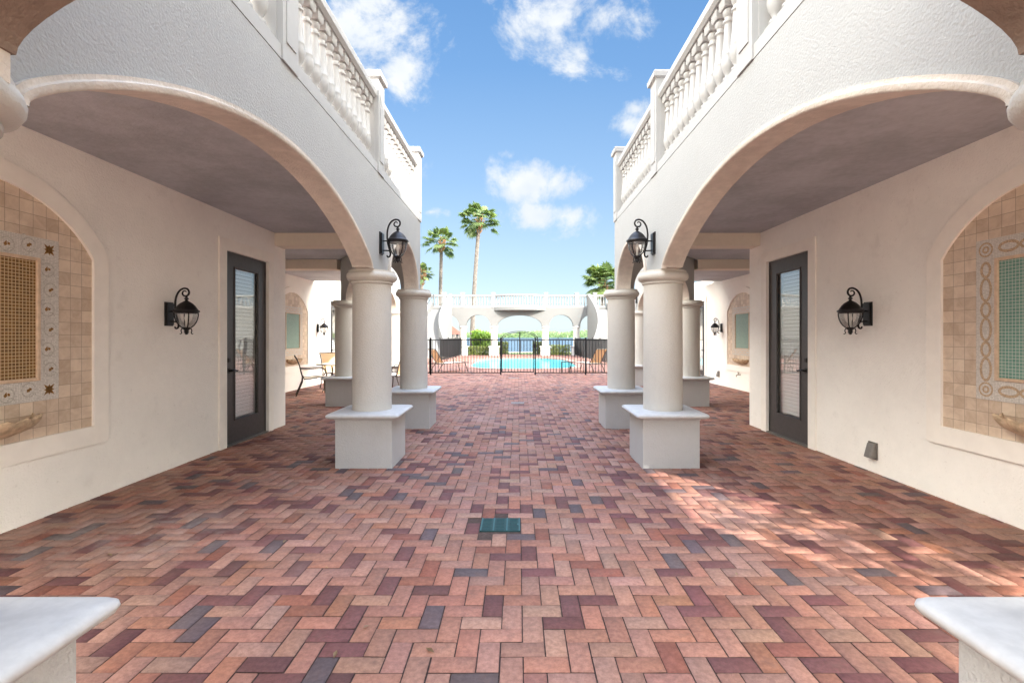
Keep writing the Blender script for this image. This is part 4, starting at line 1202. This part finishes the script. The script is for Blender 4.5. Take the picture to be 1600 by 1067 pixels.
tn = [(.35, .35, .35, 1)] * len(b.f); o = b.build('far_shore', 'mangrove_leaf', recalc=False, tone=tn); o['kind'] = 'structure'

# boathouse with tiled roof
bx, by = -10.6, 72
h = thing('boathouse', (bx, by, 0), 'small boathouse with red tiled hip roof over the water', 'boathouse')
b = MB(); b.add([(bx - 2.6, by - 2, 1.75), (bx + 2.1, by - 2, 1.75), (bx + 2.1, by + 3, 1.75), (bx - 2.6, by + 3, 1.75), (bx - 1.2, by + .5, 2.95), (bx + .8, by + .5, 2.95)], [(0, 1, 5, 4), (1, 2, 5), (2, 3, 4, 5), (3, 0, 4), (3, 2, 1, 0)]); b.build('roof', 'roof_tile', h)
for k in range(4):
    xx = bx - 2.3 + k * 1.35
    for yy in (by - 1.6, by + 2.6):
        b = MB(); b.box(xx - .12, xx + .12, yy - .12, yy + .12, -2, 1.745); b.build('pillar', 'room_dark', h)
b = MB(); b.box(bx - 2.4, bx + 2.4, by - 1.8, by + 2.8, -.5, -.2); b.build('dock', 'cast_stone', h)
b = MB(); b.box(bx - 1.7, bx + 1.7, by + 2.85, by + 2.95, -.2, 1.74); b.build('back_wall', 'wall_stucco', h)

# fallen leaf scraps on the bricks
r = random.Random(9); b = MB(); tn = []
for k in range(46):
    y = 2.2 + 9 * r.random() ** 1.6; side = r.random()
    x = r.uniform(-1.5, 1.5) if side < .4 else r.choice((-1, 1)) * r.uniform(1.6, 3.75)
    if side > .8: x = math.copysign(3.79, x)
    a = r.uniform(0, 2 * PI); l = r.uniform(.012, .032); w = l * .35; ca, sa = math.cos(a), math.sin(a)
    b.add([(x + u * ca - v * sa, y + u * sa + v * ca, .004 + dz_) for u, v, dz_ in ((-l, 0, 0), (0, w, .006), (l, 0, .002), (0, -w, .004))], [(0, 1, 2, 3)])
    v = r.random(); tn.append((v, v, v, 1))
o = b.build('leaf_litter', 'dead_leaf', recalc=False, tone=tn); tag(o, 'scraps of dry leaf lying on the brick paving', 'leaves', kind='stuff')

# ------------------------------------------------------------------ light, sky
TO_SUN = Vector((1.0, -1.3, 1.10)).normalized()
el = math.asin(TO_SUN.z); az = math.atan2(TO_SUN.x, TO_SUN.y)
sl = bpy.data.lights.new('sun', 'SUN'); sl.energy = 5.0; sl.angle = math.radians(.53); sl.color = (1.0, .945, .86)
so = bpy.data.objects.new('sun', sl); COL.objects.link(so); so.rotation_euler = (-TO_SUN).to_track_quat('-Z', 'Y').to_euler(); so.location = (20, -10, 30)
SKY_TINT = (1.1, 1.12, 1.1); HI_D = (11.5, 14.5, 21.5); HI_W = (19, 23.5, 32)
w = bpy.data.worlds.new('World'); scene.world = w; w.use_nodes = True
nt = NT(w.node_tree); bg = w.node_tree.nodes['Background']
sky = nt.node('ShaderNodeTexSky', sky_type='NISHITA', sun_disc=False, sun_elevation=el, sun_rotation=az, air_density=1.0, dust_density=.6, ozone_density=1.6)
dirv = nt.node('ShaderNodeTexCoord').outputs['Generated']
X, Y, Z = nt.sep(dirv)
yy = nt.math('MAXIMUM', Y, .05)
u = nt.math('DIVIDE', X, yy); v = nt.math('DIVIDE', Z, yy)       # direction of view as slopes
uv = nt.comb(u, v, 0.0)
warp = nt.noise(uv, 5.0, 7, .66, .25)
warp2 = nt.noise(nt.comb(u, v, 3.3), 7.0, 3, .62)
# clouds low in the north: (centre slopes, radii, weight)
CL = [(-.300, .640, .130, .10, .85), (-.235, .555, .065, .055, .8), (.085, .665, .13, .085, 1.0), (.135, .585, .06, .06, .85), (.165, .55, .055, .035, .7),
      (.05, .318, .14, .05, 1.0), (.09, .25, .15, .038, .85), (.235, .435, .04, .03, .75), (.25, .47, .03, .02, .6),
      (-.18, .258, .04, .014, .7), (.19, .225, .07, .02, .5), (-.015, .375, .02, .012, .5), (-.225, .345, .05, .05, .7)]
acc = None
def vop(op, a, b):
    nd = nt.n.new('ShaderNodeVectorMath'); nd.operation = op; nt.l.new(a, nd.inputs[0])
    if b is not None: nd.inputs[1].default_value = b
    return nd.outputs[1] if op == 'LENGTH' else nd.outputs[0]
for cx, cy, rx, ry, amp in CL:
    nd = nt.n.new('ShaderNodeVectorMath'); nd.operation = 'MULTIPLY_ADD'; nt.l.new(uv, nd.inputs[0])
    nd.inputs[1].default_value = (1 / rx, 1 / ry, 0); nd.inputs[2].default_value = (-cx / rx, -cy / ry, 0)
    q = nt.math('MULTIPLY_ADD', vop('LENGTH', nd.outputs[0], None), -amp, 1.35 * amp)
    acc = q if acc is None else nt.math('MAXIMUM', acc, q)
front = nt.math('ADD', acc, nt.math('MULTIPLY', nt.math('SUBTRACT', warp, .5), 5.0))
front = nt.math('MULTIPLY', nt.smooth(front, .25, 1.25), .95)
shade = nt.smooth(warp2, .3, .7)
bg2 = nt.node('ShaderNodeBackground'); mixs = nt.node('ShaderNodeMixShader')
# north sky
E = .452
grad = nt.ramp(nt.math('MULTIPLY', v, 1 / .8), [(0, (.70 * E, .85 * E, .97 * E)), (.14, (.58 * E, .78 * E, .96 * E)), (.40, (.36 * E, .60 * E, .93 * E)), (.70, (.20 * E, .44 * E, .84 * E)), (1, (.14 * E, .36 * E, .76 * E))])
grad = nt.mix(1.0, grad, (10, 10, 10), 'MULTIPLY')
grad = nt.mix(.25, grad, sky.outputs[0])
nt.l.new(nt.mix(front, grad, nt.mix(shade, (3.65, 3.95, 4.3), (4.55, 4.65, 4.7))), bg2.inputs[0])
# unseen broken cloud; zenith and side bands added as fill light for the arcades
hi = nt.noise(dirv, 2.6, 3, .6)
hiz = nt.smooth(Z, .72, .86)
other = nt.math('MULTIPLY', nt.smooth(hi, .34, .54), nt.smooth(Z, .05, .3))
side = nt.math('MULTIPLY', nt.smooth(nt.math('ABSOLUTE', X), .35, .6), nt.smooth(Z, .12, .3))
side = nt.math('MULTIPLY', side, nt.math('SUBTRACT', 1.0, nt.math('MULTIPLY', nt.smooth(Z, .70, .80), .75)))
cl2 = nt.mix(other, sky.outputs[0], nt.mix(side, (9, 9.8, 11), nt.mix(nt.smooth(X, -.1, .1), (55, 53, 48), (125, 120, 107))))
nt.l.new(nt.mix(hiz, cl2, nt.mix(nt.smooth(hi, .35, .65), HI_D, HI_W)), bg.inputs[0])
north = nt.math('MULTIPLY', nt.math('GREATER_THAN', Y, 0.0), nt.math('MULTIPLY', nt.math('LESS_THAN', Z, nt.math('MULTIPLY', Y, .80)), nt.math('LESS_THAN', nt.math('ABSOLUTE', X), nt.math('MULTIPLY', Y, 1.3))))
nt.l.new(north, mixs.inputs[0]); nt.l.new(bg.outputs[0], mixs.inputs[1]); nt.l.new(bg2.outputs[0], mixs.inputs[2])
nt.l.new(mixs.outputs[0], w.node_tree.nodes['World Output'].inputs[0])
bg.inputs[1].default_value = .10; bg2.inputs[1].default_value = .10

# ------------------------------------------------------------------ camera
cam = bpy.data.cameras.new('camera'); co = bpy.data.objects.new('camera', cam); COL.objects.link(co)
cam.sensor_width = 36; cam.lens = 36 * 750 / 1600; cam.shift_x = -8.5 / 1600; cam.shift_y = -8.5 / 1600
cam.clip_start = .05; cam.clip_end = 9000
co.location = (0, 0, H_CAM); co.rotation_euler = (PI / 2, 0, 0)
scene.camera = co
scene.view_settings.view_transform = 'Standard'; scene.view_settings.look = 'None'; scene.view_settings.gamma = 1.0
scene.view_settings.exposure = 1.2
scene.cycles.max_bounces = 8; scene.cycles.diffuse_bounces = 5; scene.cycles.glossy_bounces = 4; scene.cycles.transparent_max_bounces = 12
scene.cycles.use_denoising = True
scene.cycles.blur_glossy = .5
scene.cycles.sample_clamp_indirect = 30
